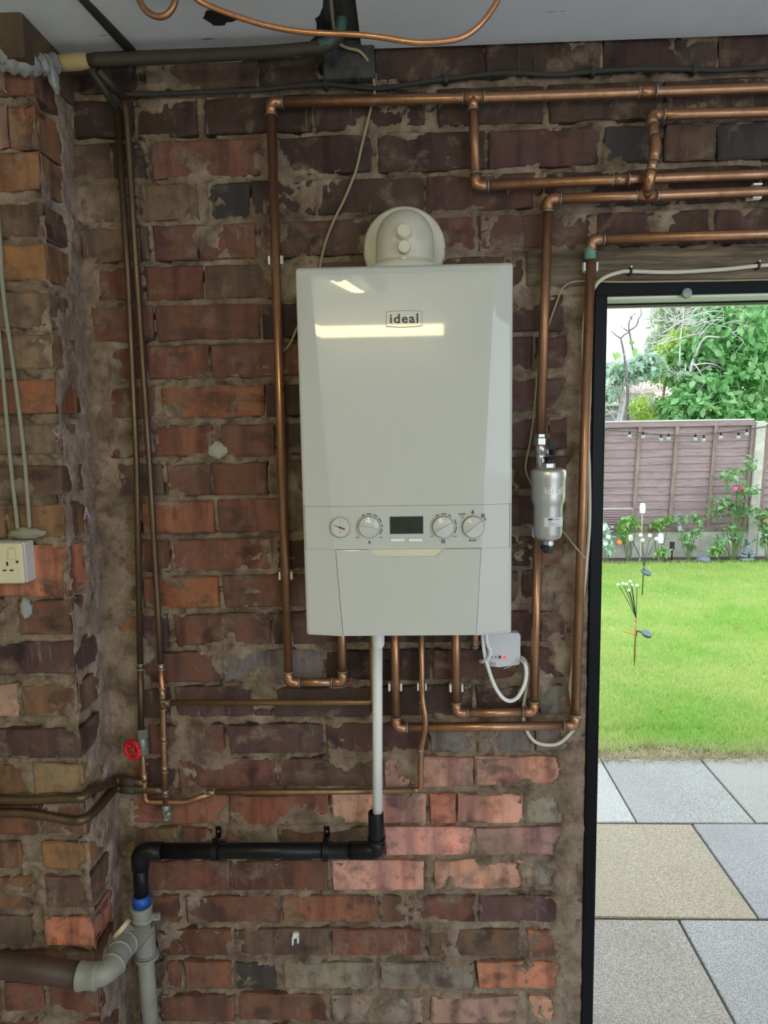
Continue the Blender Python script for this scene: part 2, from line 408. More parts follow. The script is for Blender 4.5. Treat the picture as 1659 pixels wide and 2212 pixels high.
box(bm, ROOM_L, JX, .025, .22, 0, 1.935); box(bm, ROOM_L, 1.6, .025, .22, 1.935, CEIL+.2); box(bm, DOOR[1]+.03, ROOM_R, .0, .22, 0, CEIL+.2); box(bm, ROOM_L, -.79, 0, .025, 0, CEIL+.2)
box(bm, 1.5, ROOM_R, 0, .025, 1.935, CEIL+.2)
obj('wall_core', bm, M_MORTAR, wall)

# ---------------------------------------------------------------- brick pier at the left
PX, PY = -.736, -.16
pier = thing('wall_left', None, None, (PX, PY, 0), None, 'structure')
PC = [((128, 205), '0-70r'), ((228, 320), '-70-14Q 18-79s'), ((330, 412), '-90-82s'), ((440, 515), '-120-80b'), ((528, 606), '-30-97s'), ((634, 712), '-110-100m'),
      ((723, 798), '-20-107y'), ((822, 894), '-90-113o'), ((918, 981), '-20-124m'), ((1008, 1070), '-80-130b'), ((1092, 1165), '-70-10s 18-138s'),
      ((1182, 1289), '-60-138O'), ((1298, 1370), '-90-8y 40-150r'), ((1388, 1458), '-40-146p'), ((1480, 1545), '-100-40Q 48-162s'), ((1575, 1637), '-30-166p'),
      ((1652, 1715), '-80-54s 74-171y'), ((1742, 1803), '-50-84r 94-174r'), ((1820, 1878), '-80-44s 92-178s'), ((1898, 1962), '-50-64s 98-180b'),
      ((1982, 2042), '-80-66m 96-206O'), ((2056, 2115), '-40-206r'), ((2129, 2188), '8-92r 110-213r'), ((2204, 2270), '-60-120r')]
PR = []; SR = []
for (yt, yb), row in PC:
    for it in row.split():
        code = it[-1]; q = it[:-1]; k = q.index('-', 1); x0, x1 = float(q[:k]), float(q[k+1:]); ym = (yt+yb)/2
        edge = it is row.split()[-1] or it == row.split()[-1]
        if it == row.split()[0]:                                    # the same course carried on beyond the frame
            xl = P(x0, ym, PY).x-.012; zc_ = (P(40, yt, PY).z+P(40, yb, PY).z)/2; hc_ = P(40, yt, PY).z-P(40, yb, PY).z
            while xl > -1.32:
                l_ = random.choice((.21, .21, .105)); brick(pier, Vector((xl-l_/2, PY+random.uniform(-.003, .002), zc_)), l_, hc_, 0, PAL[random.choice('srbsoy')]); PR.append((xl-l_/2, zc_, l_, hc_, 0.0)); xl -= l_+.012
        sl = .012 if ym > 1400 else -.03*(1400-ym)/1400
        A, B_ = P(x0, ym+sl*(x0-80), PY), P(x1, ym, PY)
        if edge: B_.x = PX+.002
        t_, u_ = P((x0+x1)/2, yt, PY), P((x0+x1)/2, yb, PY); H = (t_-u_).z; L = B_.x-A.x
        c = Vector(((A.x+B_.x)/2, PY+random.uniform(-.003, .002), (t_.z+u_.z)/2))
        col = PAL[code]; brick(pier, c, L, H, 0, col); PR.append((c.x, c.z, L, H, 0.0))
        if edge:      # the brick's end on the return face
            hl = random.choice((.07, .10, .105, .12)); cc = Vector((PX+random.uniform(-.001, .002), PY+.004+hl/2, c.z))
            ec = random.choice((PAL['p'], (.15, .085, .085), (.22, .12, .10), PAL['p'], (.19, .075, .06)))
            brick(pier, cc, hl, H*.96, 0, ec, 'x'); SR.append((cc.y, c.z, hl, H, 0.0))
            if hl < .11: c3 = Vector((PX, PY+hl+.014+.02, c.z)); brick(pier, c3, .035, H*.9, 0, PAL['p'], 'x'); SR.append((c3.y, c.z, .035, H, 0.0))
X, Z, h, F = mortar_grid(-1.36, PX+.004, 0, 2.42, .006, PR, lambda X, Z, a, b: sstep(.66, .74, a)*.6, 300)
V1 = np.stack([X, PY-h, Z], -1)
Y, Z2, h2, F2 = mortar_grid(PY-.002, .012, 0, 2.42, .005, SR, lambda X, Z, a, b: sstep(.50, .56, a+.28*sstep(-.10, -.02, X)), 400, .3)
V2 = np.stack([PX+h2*.9, Y, Z2], -1)
o = bpy.data.objects.new('mortar', np_mesh('mortar', V1, F, M_MORTAR)); link(o, pier)
o = bpy.data.objects.new('mortar_coat', np_mesh('mortar_coat', V2, F2[:, ::-1] if False else F2, M_RENDER)); link(o, pier)
bm = B(); box(bm, -1.6, PX-.02, PY+.02, .03, 0, 2.42); obj('pier_core', bm, M_MORTAR, pier)

# ---------------------------------------------------------------- room shell
def struct(name, bm, m, parent=None):
    o = obj(name, bm, m, parent)
    if parent is None: o['kind'] = 'structure'
    return o
M_FLOOR = mat('garage_concrete_floor', (.5, .5, .5), .7); _t = NT(M_FLOOR); _t.base(_t.ramp(_t.noise(4, 6), [(.3, (.50, .51, .53)), (.7, (.60, .61, .62))])); _t.bump(_t.noise(60, 3), .3, .003)
M_PLAIN = mat('painted_side_wall', (.42, .38, .33), .85); _t = NT(M_PLAIN); _t.base(_t.ramp(_t.noise(5, 5), [(.3, (.62, .62, .61)), (.7, (.74, .74, .73))]))
bm = B(); box(bm, ROOM_L, ROOM_R, ROOM_REAR, .02, -.12, 0); struct('floor', bm, M_FLOOR)
bm = B(); box(bm, ROOM_R, ROOM_R+.12, ROOM_REAR-.12, .22, 0, CEIL+.2); struct('wall_right', bm, M_PLAIN)
bm = B(); box(bm, ROOM_L-.12, ROOM_L, ROOM_REAR-.12, .22, 0, CEIL+.2); struct('wall_far_left', bm, M_PLAIN)
bm = B(); box(bm, ROOM_L, GD[0], ROOM_REAR-.12, ROOM_REAR, 0, CEIL+.2); box(bm, GD[0], GD[1], ROOM_REAR-.12, ROOM_REAR, GD[3], CEIL+.2); box(bm, GD[1], ROOM_R, ROOM_REAR-.12, ROOM_REAR, 0, CEIL+.2)
struct('wall_front', bm, M_PLAIN)

# ceiling: painted boards under joists, with an open gap over the pipe run
ceil = thing('ceiling', None, None, (0, 0, CEIL), None, 'structure')
g0, g1 = G(690, 20, CEIL).x, G(776, 60, CEIL).x
lx = G(60, 60, CEIL-.01).x
bm = B(); box(bm, g1, 1.25, ROOM_REAR, -.012, CEIL-.009, CEIL, .0015, 1); obj('ceiling_board', bm, M_CEIL, ceil)
bm = B(); box(bm, 1.254, ROOM_R, ROOM_REAR, -.012, CEIL-.009, CEIL, .0015, 1); obj('ceiling_board', bm, M_CEIL, ceil)
def zl(x): return CEIL-.012
poly = [P(520, 151, -.02), P(232, 150, -.02)]
xe = poly[0].x; z_l = poly[1].z
# left board sags a little; ragged hole cut out beside the gap
def sheet(bm, pts, th):
    a = [bm.verts.new((x, y, z)) for x, y, z in pts]; b_ = [bm.verts.new((x, y, z+th)) for x, y, z in pts]; n = len(pts)
    bm.faces.new(a); bm.faces.new(b_[::-1])
    for i in range(n): bm.faces.new((a[i], b_[i], b_[(i+1) % n], a[(i+1) % n]))
    bmesh.ops.recalc_face_normals(bm, faces=bm.faces[:]); return bm
zc = CEIL-.018
def C_(px, py, z=None): v = G(px, py, zc if z is None else z); return (v.x, v.y, v.z)
edge = [C_(700, -30), C_(697, 15), C_(690, 33), C_(678, 42), C_(684, 60), C_(678, 82), C_(655, 100)]
bl = [C_(650, 124), C_(524, 130), C_(521, 151), C_(380, 152), C_(250, 150), C_(150, 148), C_(104, 124), C_(48, 56), C_(40, 45), C_(22, 44), C_(0, 42), C_(-60, 40)]
bm = B(); sheet(bm, [(g0-.01, ROOM_REAR, zc)] + [(e[0], e[1], e[2]) for e in edge] + bl + [(ROOM_L, bl[-1][1]-.02, zc), (ROOM_L, ROOM_REAR, zc)], .009)
obj('ceiling_board', bm, M_CEIL, ceil, label='painted board with a ragged cut-out beside the gap')
hc = G(472, 38, zc-.001); bm = B(); pts_ = []
for i in range(18):
    a = 2*math.pi*i/18; rr = .022*(1+.45*mnoise.noise(Vector((math.cos(a)*1.6, math.sin(a)*1.6, 2)))); pts_.append((hc.x+math.cos(a)*rr*1.25, hc.y+math.sin(a)*rr*1.1, zc-.0012))
sheet(bm, pts_, .001); obj('hole_shade_patch', bm, mat('painted_hole_shade', (.012, .011, .011), 1), ceil, label='ragged flat dark patch standing in for the shade of a hole in the painted board')  # flat dark sheet under the uncut board, painting the shade of a hole
for x in (g0+.035, g0-.42, g0-.86, g0+.52, g0+.95, g0+1.4):
    bm = B(); box(bm, x-.05 if x != g0+.035 else g0+.03, x+.0 if x != g0+.035 else g1+.03, ROOM_REAR, .02, CEIL+.004, CEIL+.17, .003, 1); obj('joist', bm, M_JOIST, ceil)
bm = B(); box(bm, g0-.14, g0+.03, -.19, .03, CEIL+.006, CEIL+.03); obj('noggin', bm, M_JOIST, ceil)
bm = B(); v = P(760, 150, -.004); box(bm, v.x-.06, v.x+.05, -.03, .02, v.z-.028, CEIL+.006, .004, 1); obj('packing_block', bm, M_JOIST, ceil)
bm = B(); box(bm, ROOM_L-.3, ROOM_R+.3, ROOM_REAR-.5, .40, CEIL+.17, CEIL+.26); obj('roof_deck', bm, M_JOIST, ceil)
bm = B(); a = P(0, 58, PY-.05); b_ = P(52, 122, PY-.05); box(bm, -1.5, b_.x, PY-.05, 0, b_.z, CEIL+.05, .004, 1); struct('trim_1', bm, M_TIMBER)

# timber lintel and door frame
lin = thing('trim_2', None, None, (P(1142, 580).x, 0, P(1142, 612).z), None, 'structure')
a = P(1141, 550, -.012); b_ = P(1141, 614, -.012); e1 = P(1659, 536, -.012)
bm = B(); bmesh.ops.create_grid(bm, x_segments=40, y_segments=6, size=.5)
x0_, x1_ = a.x, 1.5
for v in bm.verts:
    u, w = v.co.x+.5, v.co.y+.5
    zt = a.z + .004; zb = b_.z - .002
    v.co = Vector((x0_+u*(x1_-x0_), -.012 - .004*mnoise.noise(Vector((u*9, w*14, 1))) - .003*mnoise.noise(Vector((u*3, w*40, 5))), zb+w*(zt-zb) + .004*mnoise.noise(Vector((u*12, w, 3)))))
r = bmesh.ops.extrude_face_region(bm, geom=bm.faces[:]); bmesh.ops.translate(bm, verts=[g for g in r['geom'] if isinstance(g, bmesh.types.BMVert)], vec=(0, .12, 0)); bmesh.ops.recalc_face_normals(bm, faces=bm.faces[:])
obj('lintel', bm, M_LINTEL, lin, True)
frame = thing('door_1', None, None, (DOOR[0], 0, 0), None, 'structure')
fz0, fz1 = P(1306, 652, -.01).z, P(1306, 613, -.01).z
bm = B(); box(bm, JX, DOOR[0]+.0, -.012, .10, 0, fz1, .004, 2); obj('jamb', bm, M_JAMB, frame)
bm = B(); box(bm, DOOR[1], DOOR[1]+.035, -.012, .10, 0, fz1, .004, 2); obj('jamb', bm, M_JAMB, frame)
bm = B(); box(bm, JX, DOOR[1]+.035, -.014, .10, P(1310, 640, -.014).z, fz1+.004, .004, 2); obj('frame_head', bm, M_JAMB, frame)
M_GREENW = mat('lawn_tinted_soffit', (.78, .84, .72), .3)  # white soffit with the lawn's green bounce light mixed into its colour
hz = P(1310, 640, -.014).z
bm = B(); box(bm, DOOR[0], DOOR[1], -.004, .058, hz-.005, hz+.002); obj('head_soffit', bm, M_GREENW, frame)
a = P(1310, 649, .058); b_ = P(1310, 660, .058); b2_ = P(1310, 665, .10)
bm = B(); box(bm, DOOR[0]-.01, DOOR[1], .058, .098, b_.z, hz+.01, .002, 1); obj('weather_bar', bm, M_JAMB, frame)
bm = B(); box(bm, DOOR[0]-.01, DOOR[1], .098, .12, b2_.z, hz+.01, .002, 1); obj('drip_strip', bm, M_WHITE2, frame)
c = P(1482, 634, -.014); bm = B(); lathe(bm, [(.0115, 0), (.0115, .005), (.010, .008), (.003, .009)], axisM(c, (0, -1, 0)), 20); autosmooth(obj('door_keep', bm, mat('dull_aluminium', (.26, .28, .25), .45, .5), frame))
bm = B(); box(bm, JX-.006, DOOR[0]+.9, -.005, .10, -.02, .006); obj('door_sill', bm, M_CONC, frame)
bm = B(); box(bm, JX-.014, JX, -.004, .02, 0, fz1-.03); obj('frame_bead', bm, M_LINTEL, frame)

# ---------------------------------------------------------------- lamps in the room (seen mirrored in the boiler)
M_TUBE = mat('warm_lit_tube', (1, .95, .8), .5); _b = M_TUBE.node_tree.nodes['Principled BSDF']; _b.inputs['Emission Color'].default_value = (1, .88, .46, 1); _b.inputs['Emission Strength'].default_value = 20
def batten(name, p, d, L, down, label, group):
    t = thing(name, label, 'lamp', p, group); d = Vector(d); down = Vector(down); s = d.cross(down)
    M = Matrix.Translation(p) @ Matrix((d, s, -down)).transposed().to_4x4()
    bm = B(); box(bm, -L/2, L/2, -.025, .025, -.045, 0, .003, 1, M); obj('batten_body', bm, M_WHITE2, t)
    bm = B(); q = Vector(p)+down*.06; sweep(bm, [q-d*(L/2-.03), q+d*(L/2-.03)], .030, 14); obj('tube', bm, M_TUBE, t, True)
    for e in (-1, 1):
        bm = B(); box(bm, e*(L/2-.02)-.015, e*(L/2-.02)+.015, -.015, .015, -.08, -.04, .002, 1, M); obj('end_holder', bm, M_WHITE2, t)
batten('strip_light', (-.34, ROOM_REAR+.005, 2.155), (1, 0, 0), 1.12, (0, 1, 0), 'lit strip light fixed high on the wall behind the camera', 'strip lights')
batten('strip_light', (-.25, -2.15, CEIL-.02), (0, 1, 0), 1.2, (0, 0, -1), 'lit strip light running across the ceiling boards behind the camera', 'strip lights')
# ---------------------------------------------------------------- text
def text(body, size, p, mat_, parent, name='lettering', bold=0.0, ext=.0003, align='CENTER', R=None, sx=1.0, width=None, gap=1.0):
    cu = bpy.data.curves.new('t', 'FONT'); cu.body = body; cu.size = size; cu.extrude = ext; cu.offset = bold; cu.space_character = gap; cu.align_x = align; cu.align_y = 'CENTER'; cu.resolution_u = 2
    to = bpy.data.objects.new('t', cu); COL.objects.link(to); bpy.context.view_layer.update()
    me = bpy.data.meshes.new_from_object(to.evaluated_get(bpy.context.evaluated_depsgraph_get()))
    bpy.data.objects.remove(to); bpy.data.curves.remove(cu)
    if width: xs = [v.co.x for v in me.vertices]; sx = width/(max(xs)-min(xs))
    M = Matrix.Translation(p) @ (R or Matrix.Rotation(math.pi/2, 4, 'X')) @ Matrix.Diagonal((sx, 1, 1, 1))
    me.transform(M); me.materials.clear(); me.materials.append(mat_)
    o = bpy.data.objects.new(name, me); link(o, parent); return o

# ---------------------------------------------------------------- boiler
BX, BZ0, BZ1, BYO, BYF = -.0058, 1.2436, 1.9436, -.2775, -.288
HW = .2010
boiler = thing('boiler', 'large white glossy wall-hung boiler with dials and display on the brick wall', 'boiler', (BX, 0, BZ0))
ZCP1, ZCP0 = P(875, 1092, BYF).z, P(875, 1186, BYF).z
def ridge(z):
    k = (z-BZ0)/(BZ1-BZ0); return -(.1275+.043*k), (.1315+.0385*k)       # where the front facet meets the side chamfers
def fy(z):                                                              # gentle lean back near the top
    k = max(0, (z-(BZ1-.03))/.03); return .010*k*k
def sec(z, inset=0, push=0, curve=True):
    a, b = ridge(z); f = BYF+push+fy(z)
    if z > BZ1-.03: f += 0
    wave = .0009*math.sin((z-BZ0)*9)
    pts = [(-HW+inset, BYO+.03), (-HW+inset, BYO+.006), (-HW+inset+.0018, BYO+.0018), (-HW+inset+.006, BYO-.0005)]
    n = 6
    A = (-HW+inset+.006, BYO-.0005)
    # chamfer then softly turned into the flat front
    pts += [(a-.006, f+.0014), (a-.002, f+.0004), (a+.003, f), (a+.009, f), (0.5*(a+b), f), (b-.009, f), (b-.003, f), (b+.002, f+.0004), (b+.006, f+.0014)]
    pts += [(HW-inset-.006, BYO-.0005), (HW-inset-.0018, BYO+.0018), (HW-inset, BYO+.006), (HW-inset, BYO+.03)]
    return [(BX+x, y) for x, y in pts]
def shell(z0, z1, n, inset=0, push=0, top_round=False, x_lo=None, x_hi=None):
    bm = B(); rows = []
    zs = [z0+(z1-z0)*i/n for i in range(n+1)]
    if top_round: zs = zs[:-1]+[z1-.006, z1-.002, z1]
    for z in zs:
        S_ = sec(z, inset, push)
        if top_round:
            q = max(0, (z-(z1-.006))/.006); S_ = [(BX+(x-BX)*(1-.010*q*q), y+(.006*q*q if y < BYO+.01 else 0)) for x, y in S_]
        rows.append([bm.verts.new((x, y, z)) for x, y in S_])
    for r0, r1 in zip(rows, rows[1:]):
        for i in range(len(r0)-1): bm.faces.new((r0[i], r0[i+1], r1[i+1], r1[i]))
    for r_, rev in ((rows[0], True), (rows[-1], False)):                  # closed underneath and on top
        bm.faces.new(r_[::-1] if rev else r_)
    bmesh.ops.recalc_face_normals(bm, faces=bm.faces[:]); return bm
bm = B(); box(bm, BX-HW+.001, BX+HW-.001, BYO+.028, -.012, BZ0+.002, BZ1-.001, .004, 2); obj('casing', bm, M_WHITE, boiler)
bm = shell(BZ0+.004, BZ1-.012, 8, .004, .0035); obj('gap_liner', bm, M_GROOVE, boiler)
autosmooth(obj('front_cover', shell(ZCP1, BZ1, 26, 0, 0, True), M_WHITE, boiler), 9)
cpz0, cpz1 = ZCP0+.0004, ZCP1-.0006
autosmooth(obj('control_panel', shell(cpz0, cpz1, 3, 0, .0002), M_WHITE, boiler), 9)
for s in (-1, 1):
    x = BX+s*(HW-.0042); f = BYO-.0006 + .0; bm = B(); box(bm, x-.0003, x+.0003, BYO-.0006, BYO+.004, ZCP0+.0006, ZCP1-.0006); obj('panel_seam', bm, M_GROOVE, boiler)
# lower cover: two flanks and a middle panel with a finger recess
def flank(s):
    bm = B(); rows = []
    for z in (BZ0, BZ0+.002, BZ0+.006, (BZ0+ZCP0)/2, ZCP0):
        S_ = sec(z); S_ = S_[:7] if s < 0 else S_[10:]
        q = max(0, (BZ0+.006-z)/.006)
        S_ = [(x, y+.004*q*q) for x, y in S_]
        if s < 0: S_[-1] = (BX+ridge(z)[0]-.0003, BYF+.0006); S_[-2] = (S_[-1][0]-.002, BYF+.0010); S_[-3] = (S_[-1][0]-.005, BYF+.0015)
        else: S_[0] = (BX+ridge(z)[1]+.0003, BYF+.0006); S_[1] = (S_[0][0]+.002, BYF+.0010); S_[2] = (S_[0][0]+.005, BYF+.0015)
        S_ = ([] if s < 0 else [(S_[0][0], BYF+.02)]) + S_ + ([(S_[-1][0], BYF+.02)] if s < 0 else [])
        rows.append([bm.verts.new((x, y, z)) for x, y in S_])
    for r0, r1 in zip(rows, rows[1:]):
        for i in range(len(r0)-1): bm.faces.new((r0[i], r0[i+1], r1[i+1], r1[i]))
    bm.faces.new(rows[0]); bm.faces.new(rows[-1][::-1]); bmesh.ops.recalc_face_normals(bm, faces=bm.faces[:]); return bm
autosmooth(obj('side_flank', flank(-1), M_WHITE, boiler), 9); autosmooth(obj('side_flank', flank(1), M_WHITE, boiler), 9)
a0, b0 = ridge(BZ0); a1, b1 = ridge(ZCP0)
hx = [P(x, y, BYF) for x, y in ((797, 1186), (815, 1202), (941, 1202), (960, 1186))]
poly = [(BX+a0+.0003, BZ0+.0004), (BX+b0-.0003, BZ0+.0004), (BX+b1-.0003, ZCP0-.0008), (hx[3].x, ZCP0-.0008), (hx[2].x, hx[2].z), (hx[1].x, hx[1].z), (hx[0].x, ZCP0-.0008), (BX+a1+.0003, ZCP0-.0008)]
bm = B(); prism(bm, poly, BYF, BYF+.012); lp = obj('lower_panel', bm, M_WHITE, boiler)
bv = lp.modifiers.new('edge', 'BEVEL'); bv.width = .0012; bv.segments = 2; bv.limit_method = 'ANGLE'
M_RECESS = mat('recess_cream', (.70, .68, .55), .4)
bm = B(); box(bm, hx[0].x-.004, hx[3].x+.004, BYF+.0026, BYF+.02, hx[1].z-.004, ZCP0, .001, 1); obj('finger_recess', bm, M_RECESS, boiler)
# badge
Yb = BYF-.0001
bc = P(873, 689, Yb); k = .395/453
def badge_poly(w, h, bow):
    out = []
    for i in range(9): t = -1+2*i/8; out.append((bc.x+t*w, bc.z-h-bow*(1-t*t)))
    for i in range(9): t = 1-2*i/8; out.append((bc.x+t*w, bc.z+h+bow*(1-t*t)))
    return out
bm = B(); prism(bm, badge_poly(.0335, .0132, .0022), Yb-.0012, Yb+.003); bdg = obj('maker_badge', bm, M_INKL, boiler, label='oval-edged badge with dark lettering')
bm = B(); prism(bm, badge_poly(.0325, .0122, .0021), Yb-.0018, Yb+.002); obj('badge_face', bm, M_WHITE, bdg)
text('ideal', .0235, Vector((bc.x, Yb-.002, bc.z-.0002)), M_INK, bdg, bold=.0004, width=.052, gap=1.12)
# gauge
Yc = BYF+.0002
def disc(p, r, y0, prof=None, n=36):
    bm = B(); lathe(bm, prof or [(r, 0), (r, .002), (r*.97, .003), (0, .003)], axisM(Vector((p.x, y0, p.z)), (0, -1, 0)), n); return bm
gpz = P(735.5, 1139, BYF)
M_SILVER = mat('silver_bezel', (.42, .41, .40), .35, .3); M_GFACE = mat('gauge_face', (.62, .60, .57), .4)
bm = disc(gpz, .0205, Yc-.0001, [(.0212, 0), (.0212, .0016), (.0195, .0022), (.0188, .0012), (0, .0012)]); gg = autosmooth(obj('pressure_gauge', bm, M_SILVER, boiler))
gg['label'] = 'round grey pressure gauge with a black needle'
bm = disc(gpz, .0186, Yc-.0012); obj('gauge_face', bm, M_GFACE, gg)
yg = Yc-.0046
bm = B()
for i in range(21):
    a = math.radians(225-i*13.5); r0, r1 = (.0128, .0160) if i % 5 == 0 else (.0145, .0160)
    c0 = Vector((gpz.x+math.cos(a)*r0, yg, gpz.z+math.sin(a)*r0)); c1 = Vector((gpz.x+math.cos(a)*r1, yg, gpz.z+math.sin(a)*r1))
    sweep(bm, [c0, c1], .00022, 4)
obj('scale_ticks', bm, M_INKL, gg)
bm = B(); n0 = Vector((gpz.x-.0125, yg-.001, gpz.z+.0046)); n1 = Vector((gpz.x+.0085, yg-.001, gpz.z-.0032)); sweep(bm, [n0, Vector((gpz.x, yg-.001, gpz.z)), n1], .0006, 6, True, [.0003, .0009, .0017])
lathe(bm, [(.0022, 0), (.0022, .0012), (.001, .0016)], axisM(Vector((gpz.x, yg, gpz.z)), (0, -1, 0)), 12); obj('needle', bm, M_INK, gg)
text('bar', .0042, Vector((gpz.x, yg, gpz.z-.0085)), M_INKL, gg); text('2', .004, Vector((gpz.x, yg, gpz.z+.0105)), M_INKL, gg)
# knobs
def knob(px, py, ang, label):
    p = P(px, py, BYF); r = .0202
    bm = disc(p, r, Yc-.0001, [(.0216, 0), (.0216, .0008), (.0206, .0010), (.0206, .0003), (0, .0003)]); kb = autosmooth(obj('knob', bm, M_INKL, boiler)); kb['label'] = label
    bm = disc(p, r, Yc-.0004, [(r, 0), (r, .006), (r*.985, .0075), (r*.93, .0083), (0, .0086)], 48); autosmooth(obj('knob_cap', bm, M_WHITE, kb), 50)
    bm = B(); M = Matrix.Translation(Vector((p.x, Yc-.0085, p.z))) @ Matrix.Rotation(ang, 4, 'Y')
    # raised grip: a half disc that stands higher on one side of the pointer line
    poly_ = [(math.cos(t)*r*.93, math.sin(t)*r*.93) for t in [math.pi*i/16 for i in range(17)]]
    va = [bm.verts.new(M @ Vector((x, -.0035*(1-min(1, z/(r*.9)))-.0003, z))) for x, z in poly_]; vb = [bm.verts.new(M @ Vector((x, .002, z))) for x, z in poly_]
    bm.faces.new(va); bm.faces.new(vb[::-1])
    for i in range(17): bm.faces.new((va[i], vb[i], vb[(i+1) % 17], va[(i+1) % 17]))
    bmesh.ops.recalc_face_normals(bm, faces=bm.faces[:]); obj('grip', bm, M_WHITE, kb)
    return p
def arcs(p, spans, r0, r1):
    bm = B()
    for a0_, a1_ in spans:
        n = max(2, int(abs(a1_-a0_)/6)); V = []
        for i in range(n+1):
            a = math.radians(a0_+(a1_-a0_)*i/n); V.append((bm.verts.new((p.x+math.cos(a)*r0, Yc-.0004, p.z+math.sin(a)*r0)), bm.verts.new((p.x+math.cos(a)*r1, Yc-.0004, p.z+math.sin(a)*r1))))
        for (q0, q1), (q2, q3) in zip(V, V[1:]): bm.faces.new((q0, q1, q3, q2))
    bmesh.ops.recalc_face_normals(bm, faces=bm.faces[:]); bmesh.ops.solidify(bm, geom=bm.faces[:], thickness=.0006); return bm
def tap_icon(p, s, parent):
    bm = B(); x, z = p.x, p.z; y = Yc-.0006
    for a_, b_, r_ in (((-1, -.9), (1, -.9), .22), ((0, -.9), (0, .3), .3), ((-.8, .2), (.8, .2), .25), ((-.3, 1), (.3, 1), .22), ((0, .2), (0, 1), .18), ((-1, -1.3), (-1, -.9), .25)):
        sweep(bm, [(x+a_[0]*s, y, z+a_[1]*s), (x+b_[0]*s, y, z+b_[1]*s)], r_*s, 6)
    obj('tap_symbol', bm, M_INK, parent)
def rad_icon(p, s, parent):
    bm = B()
    for dz in (-1, -.35, .3): sweep(bm, [(p.x-1.2*s, Yc-.0005, p.z+dz*s), (p.x+1.2*s, Yc-.0005, p.z+dz*s)], .2*s, 6)
    sweep(bm, [(p.x-1.0*s, Yc-.0005, p.z+1*s), (p.x+1.0*s, Yc-.0005, p.z+1*s)], .14*s, 6); obj('radiator_symbol', bm, M_INK, parent)
k1 = knob(797.5, 1138, math.radians(188), 'white knob beside the pressure gauge')
k2 = knob(957.5, 1138, math.radians(150), 'white knob just right of the display')
k3 = knob(1022, 1138, math.radians(140), 'white mode knob at the far end of the panel')
for kp, sp in ((k1, ((222, 130), (124, 108), (100, 78), (70, 50), (42, 20), (10, -2), (-10, -35))), (k2, ((222, 130), (124, 108), (98, 76), (68, 52), (26, 8), (2, -30)))):
    obj('dial_arc', arcs(kp, sp[1:], .0240, .0258), M_INK, boiler); obj('dial_arc_thin', arcs(kp, sp[:1], .0243, .0251), M_INKL, boiler)
def PT(px, py): v = P(px, py, BYF); return Vector((v.x, Yc-.0003, v.z))
for s_, px, py, sz in (('MIN', 773, 1161, .0036), ('MAX', 823, 1161, .0036), ('MIN', 933, 1158.5, .0036), ('MAX', 983.5, 1158.5, .0036), ('BOILER', 998, 1110.5, .0042), ('OFF', 998, 1115.5, .0042), ('MODE', 1020.5, 1167.5, .0048)):
    text(s_, sz, PT(px, py), M_INK if len(s_) > 3 else M_INKL, boiler, 'printed_word', bold=.00008)
tap_icon(PT(798, 1171), .0024, boiler); tap_icon(PT(1021.5, 1105), .0026, boiler); tap_icon(PT(1048, 1121.5), .0022, boiler)
rad_icon(PT(957.5, 1169), .0032, boiler); rad_icon(PT(1043, 1113), .003, boiler)
text('e', .0075, PT(983, 1123), M_INK, boiler, 'printed_mark')
bm = B()
for px, py in ((999, 1119.5), (1021, 1109.5), (1042.5, 1119)): lathe(bm, [(.0011, 0), (.0011, .0004)], axisM(PT(px, py), (0, -1, 0)), 10)
obj('position_dots', bm, M_INK, boiler)
# display
d0, d1 = P(843, 1153, BYF), P(913.5, 1115.5, BYF)
bm = B(); box(bm, d0.x-.001, d1.x+.001, Yc-.0008, Yc+.002, d0.z-.001, d1.z+.001, .0005, 1); dsp = obj('display', bm, M_SILVER, boiler, label='dark rectangular screen')
bm = B(); box(bm, d0.x, d1.x, Yc-.0012, Yc, d0.z, d1.z); obj('screen', bm, M_LCD, dsp)
for px0, px1, py in ((865, 871, 1122.5), (873, 881, 1122.5), (883, 894, 1122.5), (871, 887, 1130), (861, 875, 1136.5), (878, 897, 1136.5), (848, 856, 1144), (859, 876, 1144)):
    q0, q1 = PT(px0, py), PT(px1, py); bm = B(); box(bm, q0.x, q1.x, Yc-.0014, Yc-.001, q0.z-.0011, q0.z+.0011); obj('screen_line', bm, mat('lcd_dark_segment', (.010, .015, .012), .4) if 'lcd_dark_segment' not in bpy.data.materials else bpy.data.materials['lcd_dark_segment'], dsp)
v = PT(852, 1131); bm = B(); sweep(bm, [(v.x-.004, Yc-.0013, v.z-.003), (v.x+.002, Yc-.0013, v.z+.001), (v.x+.004, Yc-.0013, v.z+.003)], .0008, 6); obj('screen_spanner', bm, M_INK, dsp)
for x0_, x1_ in ((843, 875.5), (882, 914)):
    q0, q1 = P(x0_, 1171, BYF), P(x1_, 1162, BYF)
    bm = B(); box(bm, q0.x, q1.x, Yc-.0006, Yc+.002, q0.z, q1.z); bt = obj('push_button', bm, M_INKL, boiler)
    bm = B(); box(bm, q0.x+.0006, q1.x-.0006, Yc-.0016, Yc+.002, q0.z+.0006, q1.z-.0006, .0006, 2); obj('button_cap', bm, M_CREAM2 if False else M_WHITE2, bt)

